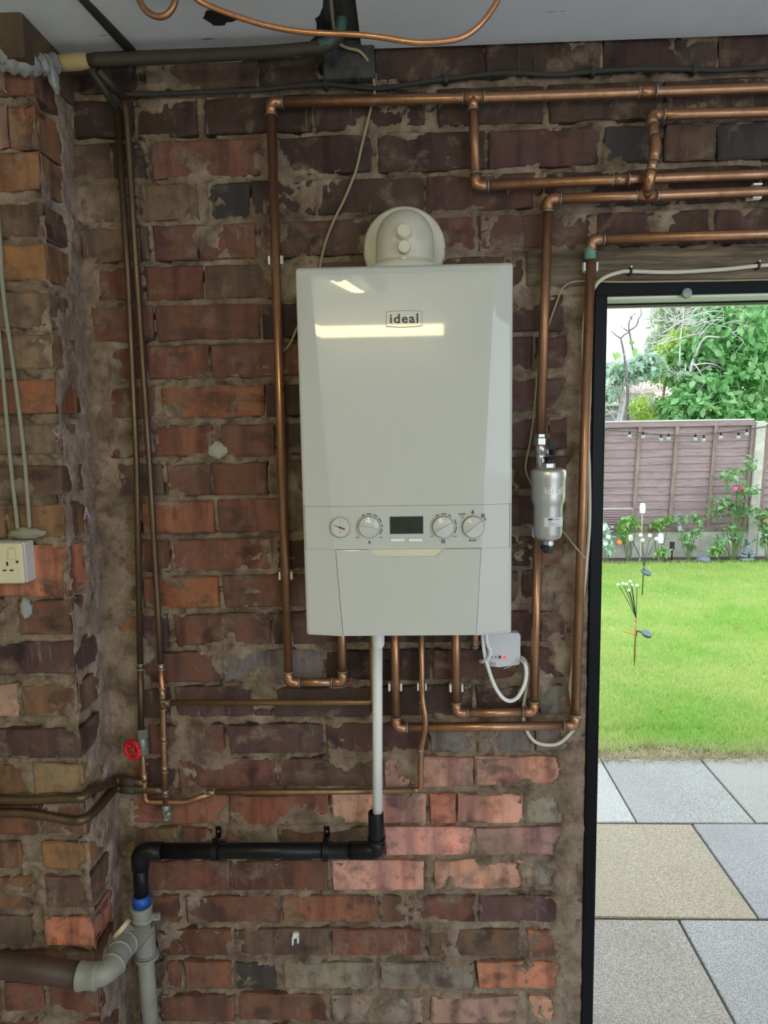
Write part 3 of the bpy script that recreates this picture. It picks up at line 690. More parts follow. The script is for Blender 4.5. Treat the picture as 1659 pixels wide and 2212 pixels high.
# flue on top of the boiler
flue = thing('flue_elbow', 'cream round-backed flue elbow with two test caps on top of the boiler', 'flue', (BX, -.13, BZ1))
rc = P(873, 536, -.01)
bm = B(); lathe(bm, [(.0905, 0), (.0905, .006), (.086, .011), (.07, .012), (0, .012)], axisM(Vector((rc.x, .004, rc.z)), (0, -1, 0)), 56); autosmooth(obj('wall_rosette', bm, M_CREAM, flue))
fx = P(874, 500, -.13).x; fr = .0600
top = P(873, 453, -.075).z
arc = [Vector((fx, -.125, BZ1-.004)), Vector((fx, -.125, top-fr-.062))]
cz = top-fr-.055; R_ = .062
for i in range(0, 13):
    t = math.pi/2*i/12; arc.append(Vector((fx, -.125+R_*(1-math.cos(t)), cz+R_*math.sin(t)-.007)))
arc.append(Vector((fx, .0, arc[-1].z)))
bm = B(); sweep(bm, arc, fr, 40); autosmooth(obj('elbow', bm, M_CREAM, flue), 60)
bm = B(); lathe(bm, [(.083, 0), (.083, .020), (.078, .026), (.066, .031), (.0605, .036)], axisM(Vector((fx, -.128, BZ1-.001)), (0, 0, 1)), 48); autosmooth(obj('collar', bm, M_CREAM, flue))
for px, py, r_, yy, dirn in ((873, 504, .0145, -.178, (0, -1, .28)), (873, 535, .0122, -.1895, (0, -1, .0))):
    c = P(px, py, yy); bm = B(); d_ = Vector(dirn).normalized()
    lathe(bm, [(r_*1.04, -.016), (r_*1.04, .004), (r_, .0055), (r_, .010), (r_*.9, .0118), (0, .012)], axisM(c, d_), 28); autosmooth(obj('test_cap', bm, M_CREAM, flue))
c = P(873, 564, -.19); bm = B(); box(bm, c.x-.006, c.x+.006, -.196, -.17, BZ1, c.z+.008, .002, 2); obj('screw_lug', bm, M_CREAM, flue)

# ---------------------------------------------------------------- pipes
def run(name, label, cat, pts, r, mt, fit=True, root=None, start_ring=False, elbow_mat=None, group=None, rad=None, skip=()):
    """a soldered pipe run: straight tubes, an elbow fitting at every sharp corner"""
    pts = [Vector(p) for p in pts]
    t = root or thing(name, label, cat, pts[0], group)
    em = elbow_mat or mt; L = r*2.1; seq = [pts[0]]
    segs = []; prev = pts[0]
    for i in range(1, len(pts)-1):
        u = (pts[i-1]-pts[i]).normalized(); v = (pts[i+1]-pts[i]).normalized(); a = math.degrees(u.angle(v))
        if a > 165 or not fit or i in skip: seq.append(pts[i]); continue
        l = min(L, (pts[i-1]-pts[i]).length*.5, (pts[i+1]-pts[i]).length*.5)
        seq.append(pts[i]+u*l*.6); segs.append(seq); seq = [pts[i]+v*l*.6]
        bm = B(); sweep(bm, fillet([pts[i]+u*l*1.15, pts[i], pts[i]+v*l*1.15], l*.85, 7), r*1.13, 16); el = obj('elbow', bm, em, t, True)
        for w in (u, v): obj('solder_ring', sweep(B(), [pts[i]+w*l*1.10, pts[i]+w*l*1.20], r*1.19, 16), M_SOLDER, el)
    seq.append(pts[-1]); segs.append(seq)
    for s in segs:
        bm = B(); sweep(bm, fillet(s, r*2.5, 5) if len(s) > 2 else s, r, 16); obj('tube', bm, mt, t, True)
    return t
def coupling(t, p, d, r, L=.03, rings=True, m=None):
    d = Vector(d).normalized(); bm = B(); sweep(bm, [Vector(p)-d*L/2, Vector(p)+d*L/2], r*1.13, 16); c = obj('coupling', bm, m or M_COPPER, t, True)
    for s in (-1, 1): obj('solder_ring', sweep(B(), [Vector(p)+d*(s*L/2-.0014), Vector(p)+d*(s*L/2+.0014)], r*1.19, 16), M_SOLDER, c)
def tee(t, p, d, b, r, m=None):
    d = Vector(d).normalized(); b = Vector(b).normalized(); p = Vector(p); bm = B()
    sweep(bm, [p-d*r*2.1, p+d*r*2.1], r*1.13, 16); sweep(bm, [p, p+b*r*2.3], r*1.13, 16); c = obj('tee_fitting', bm, m or M_COPPER, t, True)
    for q in (-d*r*2.1, d*r*2.1, b*r*2.3): obj('solder_ring', sweep(B(), [p+q-q.normalized()*.001, p+q+q.normalized()*.001], r*1.18, 16), M_SOLDER, c)
YP = -.034; R22, R15 = .0107, .0073
up = lambda p: Vector((p.x, p.y, BZ0+.0015))
# gas/flow pipe looping left of the boiler
pts = [up(P(741, 1400, YP)), P(741, 1473, YP), P(624, 1474, YP), P(585, 221, YP), P(1022, 212, YP), P(1659, 190, YP), P(2450, 163, YP)]
pts[0].x = pts[1].x
t1 = run('copper_pipe', 'copper pipe rising left of the boiler then along the top of the wall', 'pipe', pts, R22, M_COPPER, skip=(4, 5))
tee(t1, P(1022, 211, YP), (1, 0, 0), (0, 0, -1), R22); coupling(t1, P(1398, 198.5, YP), P(1500, 194, YP)-P(1398, 198.5, YP), R22, .036)
run('', '', '', [P(1022, 214, YP), P(1028, 402, YP), P(1400, 386, YP), P(1659, 376, YP), P(2450, 346, YP)], R22, M_COPPER, root=t1, skip=(2, 3))
coupling(t1, P(1340, 388.5, YP), P(1500, 382, YP)-P(1340, 388.5, YP), R22, .034)
# flow pipe with the filter
YF = -.034
pts = [P(1168, 938, YF), P(1184, 430, YF), P(1400, 423, YF), P(1659, 413, YF), P(2450, 382, YF)]
t2 = run('copper_pipe', 'copper pipe dropping to the silver filter from under the wall top', 'pipe', pts, R22, M_COPPER, skip=(2, 3))
tee(t2, P(1396, 423, YF), (1, 0, -.02), P(1402, 395, YF-.03)-P(1396, 423, YF), R22)
run('', '', '', [P(1396, 423, YF), P(1402, 392, YF-.035), P(1417, 318, YF-.035), P(1406, 249, YF-.006), P(1500, 246, YF), P(1659, 242, YF), P(2450, 215, YF)], R22, M_COPPER, root=t2, skip=(4, 5))
t3 = run('copper_pipe', 'copper pipe from under the silver filter looping back below the boiler', 'pipe', [P(1162, 1155, YF), P(1153, 1538, YF), P(986, 1540, YF), up(P(985, 1400, YF))], R22, M_COPPER)
pts = [P(2450, 464, YP), P(1659, 505, YP), P(1278, 518, YP), P(1242, 1567, YP), P(856, 1572, YP), up(P(853, 1400, YP))]
t4 = run('copper_pipe', 'long copper pipe beside the door frame, dropping from the lintel to below the boiler', 'pipe', pts, R22, M_COPPER, skip=(1,))
c_ = P(1275, 548, YP); bm = B(); sweep(bm, [c_+Vector((0, 0, .012)), c_-Vector((0, 0, .012))], R22*1.15, 16); obj('verdigris_collar', bm, mat('verdigris', (.16, .33, .29), .7), t4, True)
# small pipe with the red stop valve
YD = -.03
pts = [P(253, 238, YD), P(277, 600, YD), P(295, 1000, YD), P(303, 1440, YD), P(305, 1578, YD), P(310, 1660, YD), P(314, 1732, YD), P(402, 1733, YD), P(462, 1711, YD), P(640, 1711, YD), P(908, 1707, YD), P(909, 1618, YD), P(919, 1570, YD-.014), P(919, 1548, YD-.014), P(912, 1505, YD), up(P(911, 1400, YD))]
t5 = thing('copper_pipe', 'thin copper pipe down the wall corner to the red valve, then across to the boiler', 'pipe', pts[0])
def seg(t, ps, r, m, f=.02, nm='tube'): bm = B(); sweep(bm, fillet(ps, f, 5), r, 14); return obj(nm, bm, m, t, True)
seg(t5, pts[:4], R15, M_IRON if False else M_COPPER_DARK); seg(t5, pts[3:5], R15*1.02, M_COPPER_DARK); seg(t5, pts[4:9], R15, M_COPPER, .012); seg(t5, pts[8:10]+[pts[10]], R15, M_BRASSY); seg(t5, [pts[10]-Vector((.02, 0, 0))]+pts[10:], R15, M_COPPER, .012)
coupling(t5, P(303, 1440, YD), (0, 0, 1), R15, .012, m=M_COPPER_DARK); coupling(t5, P(312, 1680, YD), (0, 0, 1), R15, .022); coupling(t5, P(455, 1711.5, YD), (1, 0, 0), R15, .02, m=M_BRASSY); coupling(t5, P(911.5, 1520, YD), (0, 0, 1), R15, .012); coupling(t5, P(909, 1622, YD), (0, 0, 1), R15, .008)
# red gate valve (its body sits in the run)
vp = P(306, 1597, YD); v0 = P(307, 1583, YD); d_ = Vector((-.42, -1, .02)).normalized()
gv = thing('stop_valve', 'old brass stop valve with a round red handwheel at the wall corner', 'valve', vp)
bm = B(); lathe(bm, [(.0118, -.012), (.0130, -.010), (.0130, .008), (.0118, .010)], axisM(v0, (0, 0, 1)), 6); obj('compression_nut', bm, M_SOLDER, gv)
bm = B(); lathe(bm, [(.009, -.03), (.0115, -.026), (.012, -.01), (.0145, 0), (.012, .012), (.009, .02)], axisM(P(307, 1606, YD), (0, 0, 1)), 16); sweep(bm, [vp+Vector((0, 0, -.008)), vp+Vector((0, 0, -.008))+d_*.036], .0075, 12); obj('valve_body', bm, M_SOLDER, gv, True)
bm = B(); lathe(bm, [(.0118, -.008), (.0118, .008)], axisM(P(310, 1622, YD), (0, 0, 1)), 6); obj('compression_nut', bm, M_SOLDER, gv)
wc = P(286, 1620, YD-.045); WM = axisM(wc, d_)
bm = B(); ring = [WM @ Vector((math.cos(a)*.0205*(1+.03*math.cos(8*a)), math.sin(a)*.0205*(1+.03*math.cos(8*a)), 0)) for a in [2*math.pi*i/48 for i in range(49)]]; sweep(bm, ring, .0052, 10, False)
for i in range(4):
    a = math.pi/2*i+.5; sweep(bm, [WM @ Vector((math.cos(a)*.003, math.sin(a)*.003, -.001)), WM @ Vector((math.cos(a)*.0205, math.sin(a)*.0205, 0))], .0034, 8)
lathe(bm, [(.0075, -.003), (.0075, .003), (.005, .004)], WM, 16); obj('handwheel', bm, M_RED, gv, True, label='red handwheel')
bm = B(); lathe(bm, [(.0036, 0), (.0036, .006), (.002, .007)], WM, 6); sweep(bm, [wc, vp+Vector((0, 0, -.008))], .004, 8); obj('spindle', bm, M_BRASSY, gv)
# right-hand of the two corner pipes, with its tee and drain cock
YE = -.033
pts = [P(267, 214, YE), P(274, 250, YE), P(296, 600, YE), P(323, 1000, YE), P(340, 1300, YE), P(348, 1440, YE), P(352, 1515, YE), P(354, 1620, YE), P(358, 1735, YE)]
t6 = thing('copper_pipe', 'thin corner pipe with a brass-brown side branch and a drain cock at its foot', 'pipe', pts[0])
seg(t6, pts[:6], R15, M_COPPER_DARK); seg(t6, pts[5:], R15*1.04, M_COPPER)
for y_, L_ in ((1440, .012), (1500, .03), (1597, .012), (1660, .014), (1712, .012)):
    x_ = np.interp(y_, [1440, 1515, 1620, 1735], [348, 352, 354, 358]); coupling(t6, P(x_, y_, YE), (0, 0, 1), R15, L_)
seg(t6, [P(352, 1518, YE), P(806, 1517, YE), up(P(804, 1400, YE))], R15, M_BRASSY, .012); tee(t6, P(352, 1518, YE), (0, 0, 1), (1, 0, 0), R15, M_BRASSY)
bm = B(); q = P(359, 1752, YE); lathe(bm, [(.0085, -.022), (.0105, -.020), (.0105, -.014), (.008, -.012), (.0105, .002), (.0112, .012), (.0085, .016)], axisM(q, (0, 0, 1)), 12); lathe(bm, [(.006, 0), (.006, .02), (.004, .021)], axisM(q, (.6, -.8, 0)), 10); autosmooth(obj('drain_cock', bm, M_SOLDER, t6))
# copper stub
t7 = thing('copper_pipe', 'short copper stub with capped end behind the thermostat cables', 'pipe', P(1027, 1400, YP)); q = up(P(1027, 1390, YP)); q.x = P(1027, 1400, YP).x
seg(t7, [q, P(1027, 1400, YP), Vector((q.x-.001, .0, P(1027, 1408, YP).z))], R15, M_COPPER, .012); coupling(t7, P(1027, 1392, YP), (0, 0, 1), R15, .012)
# two old pipes wrapping the pier at the left
def wrap(y0, yc, dz, label, endx):
    yp = PY-.012
    ps = [P(-480, y0+6, yp), P(-60, y0, yp), P(60, y0+1, yp), P(150, yc, yp), P(176, yc-1, yp-.001), Vector((PX+.014, P(200, yc-16, PY+.02).y, P(200, yc-18, PY+.02).z)), Vector((PX+.016, -.045, P(238, dz+6, -.045).z)), P(255, dz, -.03), P(endx, dz+4, -.03)]
    t = thing('heating_pipe', label, 'pipe', ps[0]); bm = B(); sweep(bm, spline(ps, 7), .0100, 14); obj('tube', bm, M_COPPER_DARK, t, True)
    bm = B(); sweep(bm, [P(262, dz, -.03), P(292, dz+3, -.03)], .0118, 14); obj('coupling', bm, M_IRON, t, True)
    return t
wrap(1727, 1724, 1686, 'upper of the two dark pipes bending round the brick pier', 310)
wrap(1756, 1772, 1703, 'lower of the two dark pipes bending round the brick pier', 352)

# pipe clips
def clip(px, py, vertical, label, y=YP, r=R22, m=M_WHITE2):
    c = P(px, py, y); t = thing('pipe_clip', label, 'pipe clip', (c.x, 0, c.z), 'white pipe clips on the wall')
    M = Matrix.Translation(c) @ (Matrix.Identity(4) if vertical else Matrix.Rotation(math.pi/2, 4, 'Y'))
    bm = B(); box(bm, -r*.9, r*.9, r*.55, -c.y-.0005, -.009, .009, .002, 1, M); obj('clip_base', bm, m, t)
    for s in (-1, 1):
        bm = B(); ps = [Vector((s*r*(1.0+.32*math.sin(a)) if False else s*r*1.2*math.cos(a), -r*1.2*math.sin(a), 0)) for a in (-.9, -.5, -.1, .25, .5)]
        for z0_ in (-.009,):
            A = [M @ (p+Vector((0, 0, -.009))) for p in ps]; Bq = [M @ (p+Vector((0, 0, .009))) for p in ps]
            A2 = [M @ (Vector((p.x*1.32, p.y*1.25, -.0085))) for p in ps]; B2 = [M @ (Vector((p.x*1.32, p.y*1.25, .0085))) for p in ps]
            L_ = [[bm.verts.new(x) for x in q] for q in (A, Bq, B2, A2)]
            for k in range(4):
                q0, q1 = L_[k], L_[(k+1) % 4]
                for i in range(4): bm.faces.new((q0[i], q0[i+1], q1[i+1], q1[i]))
            bm.faces.new([q[0] for q in L_]); bm.faces.new([q[-1] for q in L_][::-1])
        bmesh.ops.recalc_face_normals(bm, faces=bm.faces[:]); obj('clip_jaw', bm, m, t)
    return t
clip(595.5, 563, True, 'white pipe clip just above the boiler top on the left copper pipe'); clip(617.5, 1243, True, 'white pipe clip level with the boiler control panel on the left copper pipe')
clip(853.5, 1483, True, 'white pipe clip on the pipe next to the white waste pipe'); clip(911.5, 1483, True, 'white pipe clip on the thin pipe between two thicker ones', YD, R15); clip(985.5, 1485, True, 'white pipe clip on the pipe under the thermostat side of the boiler')
clip(1275, 577, True, 'white pipe clip on the lintel beside the door frame'); clip(1634, 414, False, 'white pipe clip on the level pipe above the doorway')
bc_ = P(638, 2029, -.012); t = thing('pipe_clip', 'broken white pipe clip left empty on the lower wall', 'pipe clip', (bc_.x, 0, bc_.z), 'white pipe clips on the wall')
bm = B(); box(bm, bc_.x-.008, bc_.x+.008, -.010, .002, bc_.z-.002, bc_.z+.012, .002, 1); obj('clip_base', bm, M_WHITE2, t)
bm = B(); box(bm, bc_.x-.008, bc_.x-.004, -.020, -.008, bc_.z-.012, bc_.z+.010, .0012, 1); obj('clip_jaw', bm, M_WHITE2, t)
bm = B(); box(bm, bc_.x+.0045, bc_.x+.009, -.017, -.008, bc_.z-.009, bc_.z+.008, .0012, 1); obj('clip_jaw', bm, M_WHITE2, t)

# ---------------------------------------------------------------- magnetic filter and its isolating valve
fc = P(1184, 1085, -.085); z_ = lambda py: P(1184, py, -.085).z
fil = thing('system_filter', 'silver cylindrical filter with raised lettering on the copper pipe by the door', 'filter', (fc.x, fc.y, z_(1165)))
prof = [(.010, z_(1168)), (.020, z_(1166)), (.0285, z_(1160)), (.0312, z_(1150)), (.0315, z_(1095)), (.0330, z_(1088)), (.0362, z_(1080)), (.0366, z_(1072)), (.0366, z_(1038)), (.0378, z_(1033)), (.0382, z_(1019)), (.0365, z_(1014)), (.028, z_(1010.5)), (.012, z_(1009))]
bm = B(); lathe(bm, prof, Matrix.Translation((fc.x, fc.y, 0)), 48); autosmooth(obj('filter_body', bm, M_FILTER, fil), 50)
bm = B(); q = Vector((fc.x, fc.y-.002, 0)); lathe(bm, [(.0135, z_(1013)), (.0145, z_(1011)), (.0145, z_(1001)), (.0125, z_(999.5))], Matrix.Translation(q), 6); obj('hex_cap', bm, M_CHROME, fil)
bm = B(); lathe(bm, [(.0095, z_(1000)), (.0085, z_(995)), (.0085, z_(992)), (.0125, z_(990)), (.0128, z_(987.5)), (.010, z_(986.5))], Matrix.Translation(q), 20); autosmooth(obj('bleed_screw', bm, M_BLACKP, fil))
bm = B(); lathe(bm, [(.0100, z_(1180)), (.0105, z_(1174)), (.0118, z_(1164))], Matrix.Translation(q), 18); s_c = Vector((q.x+.003, q.y-.011, z_(1172))); lathe(bm, [(.0065, 0), (.0065, .004), (.0045, .0045), (.004, .003)], axisM(s_c, (.15, -1, 0)), 14); autosmooth(obj('drain_spout', bm, M_FILTER, fil))
bm = B(); lathe(bm, [(.009, z_(1193.5)), (.0105, z_(1190)), (.0105, z_(1187)), (.0165, z_(1186)), (.0168, z_(1178)), (.012, z_(1176))], Matrix.Translation(q), 12); obj('drain_knob', bm, M_BLACKR, fil)
bm = B(); yk = YF; zz = lambda py: P(1162, py, YF).z; xx = P(1162, 1150, YF).x
lathe(bm, [(.0125, zz(1160)), (.0135, zz(1157)), (.0135, zz(1140)), (.0125, zz(1138))], Matrix.Translation((xx, YF, 0)), 16); sweep(bm, [(xx, YF, zz(1142)), (fc.x, fc.y, zz(1142))], .012, 12); obj('lower_port', bm, M_WHITE2, fil, True)
bm = B(); xx2 = P(1168, 1010, YF).x; sweep(bm, [(xx2, YF, zz(960)), (xx2, YF, zz(1035)), (fc.x, fc.y, zz(1040))], .0115, 12); obj('upper_port', bm, M_FILTER, fil, True)
# raised lettering and rating label bent round the body
def bend(o, r, a0):
    for v in o.data.vertices:
        a = a0+v.co.x/r; rad = r-v.co.y; v.co = Vector((fc.x+rad*math.sin(a), fc.y-rad*math.cos(a), v.co.z))
tx = text('ideal', .021, Vector((0, -.0008, z_(1057.5))), mat('whitened_lettering', (.86, .85, .80), .3, .35), fil, 'raised_lettering', bold=.0003, ext=.0011, width=.038); bend(tx, .0366, .145)  # letters coloured whiter in place of light catching the raised edges
def label_patch(w, h, zc, y, m, name, xo=0, a0=.36, r=.0318, nx=10):
    bm = B(); V = [[bm.verts.new((xo+w*(i/nx-.5), y, zc+h*(j-.5))) for j in (0, 1)] for i in range(nx+1)]
    for i in range(nx): bm.faces.new((V[i][0], V[i+1][0], V[i+1][1], V[i][1]))
    bmesh.ops.recalc_face_normals(bm, faces=bm.faces[:]); bmesh.ops.solidify(bm, geom=bm.faces[:], thickness=.0003)
    o = obj(name, bm, m, fil); bend(o, r, a0); return o
zl_ = z_(1124); rl = label_patch(.050, .020, zl_, -.0004, mat('white_paper_label', (.72, .74, .76), .5), 'rating_label')
label_patch(.0095, .0040, zl_+.0062, -.0009, M_INK, 'label_logo_block', -.0125); 
for k_, (w_, dx) in enumerate(((.013, .002), (.007, -.0135), (.016, -.009), (.026, -.004))): label_patch(w_, .0011, zl_+(.0055, .0012, -.0025, -.0063)[k_], -.0009, M_INKL, 'label_line', dx)
# valve
iv = thing('isolating_valve', 'nickel isolating valve with a black lever above the silver filter', 'valve', P(1168, 950, YF))
bm = B(); lathe(bm, [(.0145, zz(962)), (.0155, zz(960)), (.0155, zz(947)), (.0145, zz(945)), (.0128, zz(944)), (.0128, zz(938))], Matrix.Translation((xx2-.0005, YF, 0)), 6); obj('hex_nut', bm, M_CHROME, iv)
bm = B(); lathe(bm, [(.0105, zz(1008)), (.0115, zz(992)), (.0125, zz(985)), (.0105, zz(981)), (.0130, zz(974)), (.0138, zz(968)), (.0115, zz(962))], Matrix.Translation((xx2, YF, 0)), 20); c = Vector((xx2, YF, zz(976))); lathe(bm, [(.008, 0), (.008, .022), (.006, .024)], axisM(c, (.75, -.65, 0)), 14); autosmooth(obj('valve_body', bm, M_CHROME, iv))
c2 = c+Vector((.75, -.65, 0))*.024
bm = B(); lathe(bm, [(.0075, 0), (.0075, .008), (.005, .009)], axisM(c2, (.75, -.65, 0)), 14)
q0 = c2+Vector((.003, -.003, 0)); bm2 = bm
pl = [(-.004, -.006), (.004, -.006), (.0095, .026), (-.0075, .026)]
va = [bm.verts.new(q0+Vector((x, -.004, z))) for x, z in pl]; vb = [bm.verts.new(q0+Vector((x, .002, z))) for x, z in pl]; bm.faces.new(va); bm.faces.new(vb[::-1])
for i in range(4): bm.faces.new((va[i], vb[i], vb[(i+1) % 4], va[(i+1) % 4]))
bmesh.ops.recalc_face_normals(bm, faces=bm.faces[:]); obj('lever', bm, M_BLACKP, iv, label='black lever')

# ---------------------------------------------------------------- condensate waste
YW = -.070
wp_ = thing('waste_pipe', 'thin white plastic pipe running straight down from the boiler', 'pipe', P(819, 1758, YW))
q = P(817, 1390, YW); q1 = P(815.5, 1775, YW)
bm = B(); sweep(bm, [Vector((q.x, YW, BZ0+.01)), q1], .0116, 18); obj('tube', bm, M_WHITE2, wp_, True)
bm = B(); lathe(bm, [(.0118, P(817, 1397, YW).z), (.0142, P(817, 1391, YW).z), (.0146, P(817, 1372, YW).z), (.0146, BZ0+.008)], Matrix.Translation((q.x, YW, 0)), 20); autosmooth(obj('collar', bm, M_WHITE2, wp_))
YB = -.07; rb = .0182
bw = thing('waste_pipe', 'thick black plastic pipe bracketed along the lower wall, with an elbow at each end', 'pipe', P(560, 1838, YB))
b1_, b2_, b3_, b4_ = P(813.5, 1755, YB), P(813.5, 1837, YB), P(301, 1838, YB), P(306, 1948, YB)
bm = B(); sweep(bm, [b2_+Vector((-.03, 0, 0)), b3_+Vector((.03, 0, 0))], rb, 24); obj('tube', bm, M_BLACKP, bw, True)
bm = B(); sweep(bm, [b3_+Vector((0, 0, -.03)), b4_], rb*.95, 24); obj('tube', bm, M_BLACKP, bw, True)
bm = B(); sweep(bm, fillet([b2_+Vector((0, 0, .028)), b2_, b2_+Vector((-.062, 0, 0))], .030, 9), rb*1.13, 24); obj('elbow', bm, M_BLACKP, bw, True)
bm = B(); sweep(bm, fillet([b3_+Vector((.055, 0, 0)), b3_, b3_+Vector((0, 0, -.045))], .036, 9), rb*1.13, 24); obj('elbow', bm, M_BLACKP, bw, True)
bm = B(); lathe(bm, [(rb*1.0, -.004), (rb*1.0, .062), (rb*.96, .064), (.0122, .064), (.0122, .045)], axisM(Vector((b2_.x, YB, P(813, 1810, YB).z)), (0, 0, 1)), 24); autosmooth(obj('reducer', bm, M_BLACKP, bw))
bm = B(); lathe(bm, [(rb*1.17, -.002), (rb*1.17, .003)], axisM(Vector((b2_.x, YB, P(813, 1812, YB).z)), (0, 0, 1)), 24); obj('socket_rim', bm, M_BLACKP, bw)
for px, lb, gx in ((466, 'black pipe bracket at the end by the pier', 3), (704, 'black pipe bracket nearest the white pipe', 1)):
    c = P(px, 1838, YB); top_ = P(px+gx*2, 1797, -.004); t = thing('pipe_bracket', lb, 'bracket', (c.x, 0, c.z), 'black brackets on the waste pipe')
    bm = B(); w = .0068; R2 = rb*1.1
    prof_ = [(top_.x-c.x, -.003, top_.z+.014), (top_.x-c.x, -.003, top_.z-.014), (.3*(top_.x-c.x), YB+.01, c.z+R2+.002)]
    prof_ += [(0, YB-R2*math.sin(a), c.z+R2*math.cos(a)) for a in [math.pi*i/10 for i in range(11)]] + [(0, YB+.02, c.z-R2*.95), (0, -.002, c.z-R2*.9)]
    n_ = len(prof_); Q = [[bm.verts.new((c.x+x+s*w, y, z)) for x, y, z in prof_] for s in (-1, 1)]
    for i in range(n_-1): bm.faces.new((Q[0][i], Q[1][i], Q[1][i+1], Q[0][i+1]))
    bmesh.ops.recalc_face_normals(bm, faces=bm.faces[:]); bmesh.ops.solidify(bm, geom=bm.faces[:], thickness=-.0022); obj('strap', bm, M_BLACKP, t)
    bm = B(); lathe(bm, [(.0035, -.001), (.0035, .002), (.002, .003)], axisM(Vector((top_.x, -.005, top_.z+.002)), (0, -1, 0)), 8); obj('screw', bm, M_BRASSY, t)
# grey soil pipe with branch
YS = -.075
so = thing('soil_pipe', 'grey plastic waste pipe with a swept branch curving round the pier foot', 'pipe', P(330, 2212, YS))
s0, s1 = P(306, 1965, YS), P(333, 2300, YS)
dirv = (s1-s0).normalized()
bm = B(); sweep(bm, [s0, s1], .0195, 24); obj('tube', bm, M_GREYP, so, True)
bm = B(); lathe(bm, [(.0235, -.036), (.0245, -.03), (.0252, -.006), (.0265, -.003), (.0265, .002), (.0235, .003), (.0225, .001)], axisM(P(305, 1958, YS), -dirv), 28); autosmooth(obj('socket', bm, M_GREYP, so))
bm = B(); lathe(bm, [(.0245, -.045), (.0245, .036)], axisM(P(313, 2030, YS), -dirv), 28); autosmooth(obj('branch_body', bm, M_GREYP, so))
bm = B(); lathe(bm, [(.0285, -.005), (.0285, .004)], axisM(P(317, 2064, YS), -dirv), 28); lathe(bm, [(.0265, .006), (.0265, .010)], axisM(P(317, 2064, YS), -dirv), 28); obj('seal_rim', bm, M_GREYP, so)
bp = [P(311, 2010, YS), P(285, 2030, -.12), P(262, 2052, -.165), P(247, 2082, -.205), P(222, 2103, -.232), P(190, 2108, -.236), P(172, 2108, -.236)]
bm = B(); sweep(bm, spline(bp, 7), .0250, 24); obj('branch', bm, M_GREYP, so, True)
sp = spline(bp, 7)
bm = B()
for k_ in (10, 15, 21): dd = (sp[k_+1]-sp[k_-1]).normalized(); lathe(bm, [(.0270, -.003), (.0276, 0), (.0270, .003)], axisM(sp[k_], dd), 28)
obj('joint_rim', bm, M_GREYP, so, True)
dd = (sp[-1]-sp[-8]).normalized()
bm = B(); lathe(bm, [(.0245, -.03), (.0285, -.026), (.029, -.022), (.0275, -.018), (.0275, .004), (.030, .007), (.030, .014), (.0265, .016)], axisM(P(186, 2108, -.236), (-1, 0, 0)), 28); autosmooth(obj('bell_end', bm, M_GREYP, so))
cc = P(266, 2010, -.118); cd_ = Vector((-.74, .12, .64)).normalized()
bm = B(); lathe(bm, [(.0235, 0), (.0245, .001), (.0245, .0085), (.0235, .010), (0, .010)], axisM(cc, cd_), 28); cap = autosmooth(obj('rodding_cap', bm, M_CREAM2, so)); cap['label'] = 'yellowed round access cap'
bm = B(); sweep(bm, [cc, cc-cd_*.030, P(300, 2030, -.085)], .0205, 20); obj('access_stub', bm, M_GREYP, so, True)
bm = B(); rp = P(307, 1983, YS); lathe(bm, [(.0265, -.004), (.0275, -.002), (.0275, .002), (.0265, .004)], axisM(rp, (.05, .12, 1)), 28); box(bm, rp.x+.024, rp.x+.044, rp.y-.006, rp.y+.004, rp.z-.003, rp.z+.012, .001, 1); lathe(bm, [(.0045, 0), (.0045, .012)], axisM(rp+Vector((.038, -.012, .006)), (0, 1, 0)), 8)
obj('pipe_ring', bm, M_GREYP, so)
bm = B(); sweep(bm, [b4_+Vector((0, 0, .018)), b4_-Vector((0, 0, .012))], rb*1.16, 24, True, [rb*1.1, rb*1.2]); sl = obj('rubber_seal', bm, M_BLUE, None, True); tag(sl, 'bright blue rubber seal where the black pipe enters the grey one', 'pipe seal')
br = thing('drain_pipe', 'thick brown painted pipe running along the pier into the grey bell end', 'pipe', P(60, 2095, -.236))
bm = B(); e_ = P(176, 2108, -.236); st = P(-480, 2040, -.236); sweep(bm, [st, P(60, 2091, -.236), e_], .0265, 24); obj('tube', bm, M_BROWNP, br, True)

# ---------------------------------------------------------------- receiver box and cables
rx0, rx1 = P(1051, 1440, -.026), P(1125, 1367, -.026)
rec = thing('thermostat_receiver', 'white plastic heating receiver with a red light, under the boiler corner', 'receiver', ((rx0.x+rx1.x)/2, 0, rx0.z))
bm = B(); L_, R_x, zb_, zt_ = rx0.x, rx1.x, rx0.z, rx1.z
poly = [(L_+.003, zb_+.004), (L_+.012, zb_-.001), (L_+.03, zb_-.003), (L_+.045, zb_-.001), (R_x-.004, zb_+.003), (R_x, zb_+.009), (R_x, zt_-.006), (R_x-.006, zt_), (L_+.006, zt_), (L_, zt_-.006)]
M_REC = mat('cool_white_plastic', (.68, .69, .73), .4)
prism(bm, poly, -.026, .0); o = obj('box_body', bm, M_REC, rec); bv = o.modifiers.new('edge', 'BEVEL'); bv.width = .003; bv.segments = 3; bv.limit_method = 'ANGLE'
bm = B(); bp_ = [P(1088, 1445, -.0265), P(1105, 1438, -.0265), P(1124, 1424, -.0265)]; sweep(bm, spline(bp_, 6), .0007, 6); obj('moulded_line', bm, M_WHITE2, rec)
for px, m_, nm, r_ in ((1062, M_INKL, 'button', .0030), (1071, M_INKL, 'button', .0024), (1079.5, M_INK, 'button', .0034), (1090, M_LED, 'indicator_light', .0036)):
    bm = B(); lathe(bm, [(r_, 0), (r_, .0012), (r_*.6, .002)], axisM(P(px, 1419, -.0258), (0, -1, 0)), 16); o = obj(nm, bm, m_, rec)
text('EPH', .0125, P(1061, 1435, -.0264), M_INKL, rec, bold=.0003)
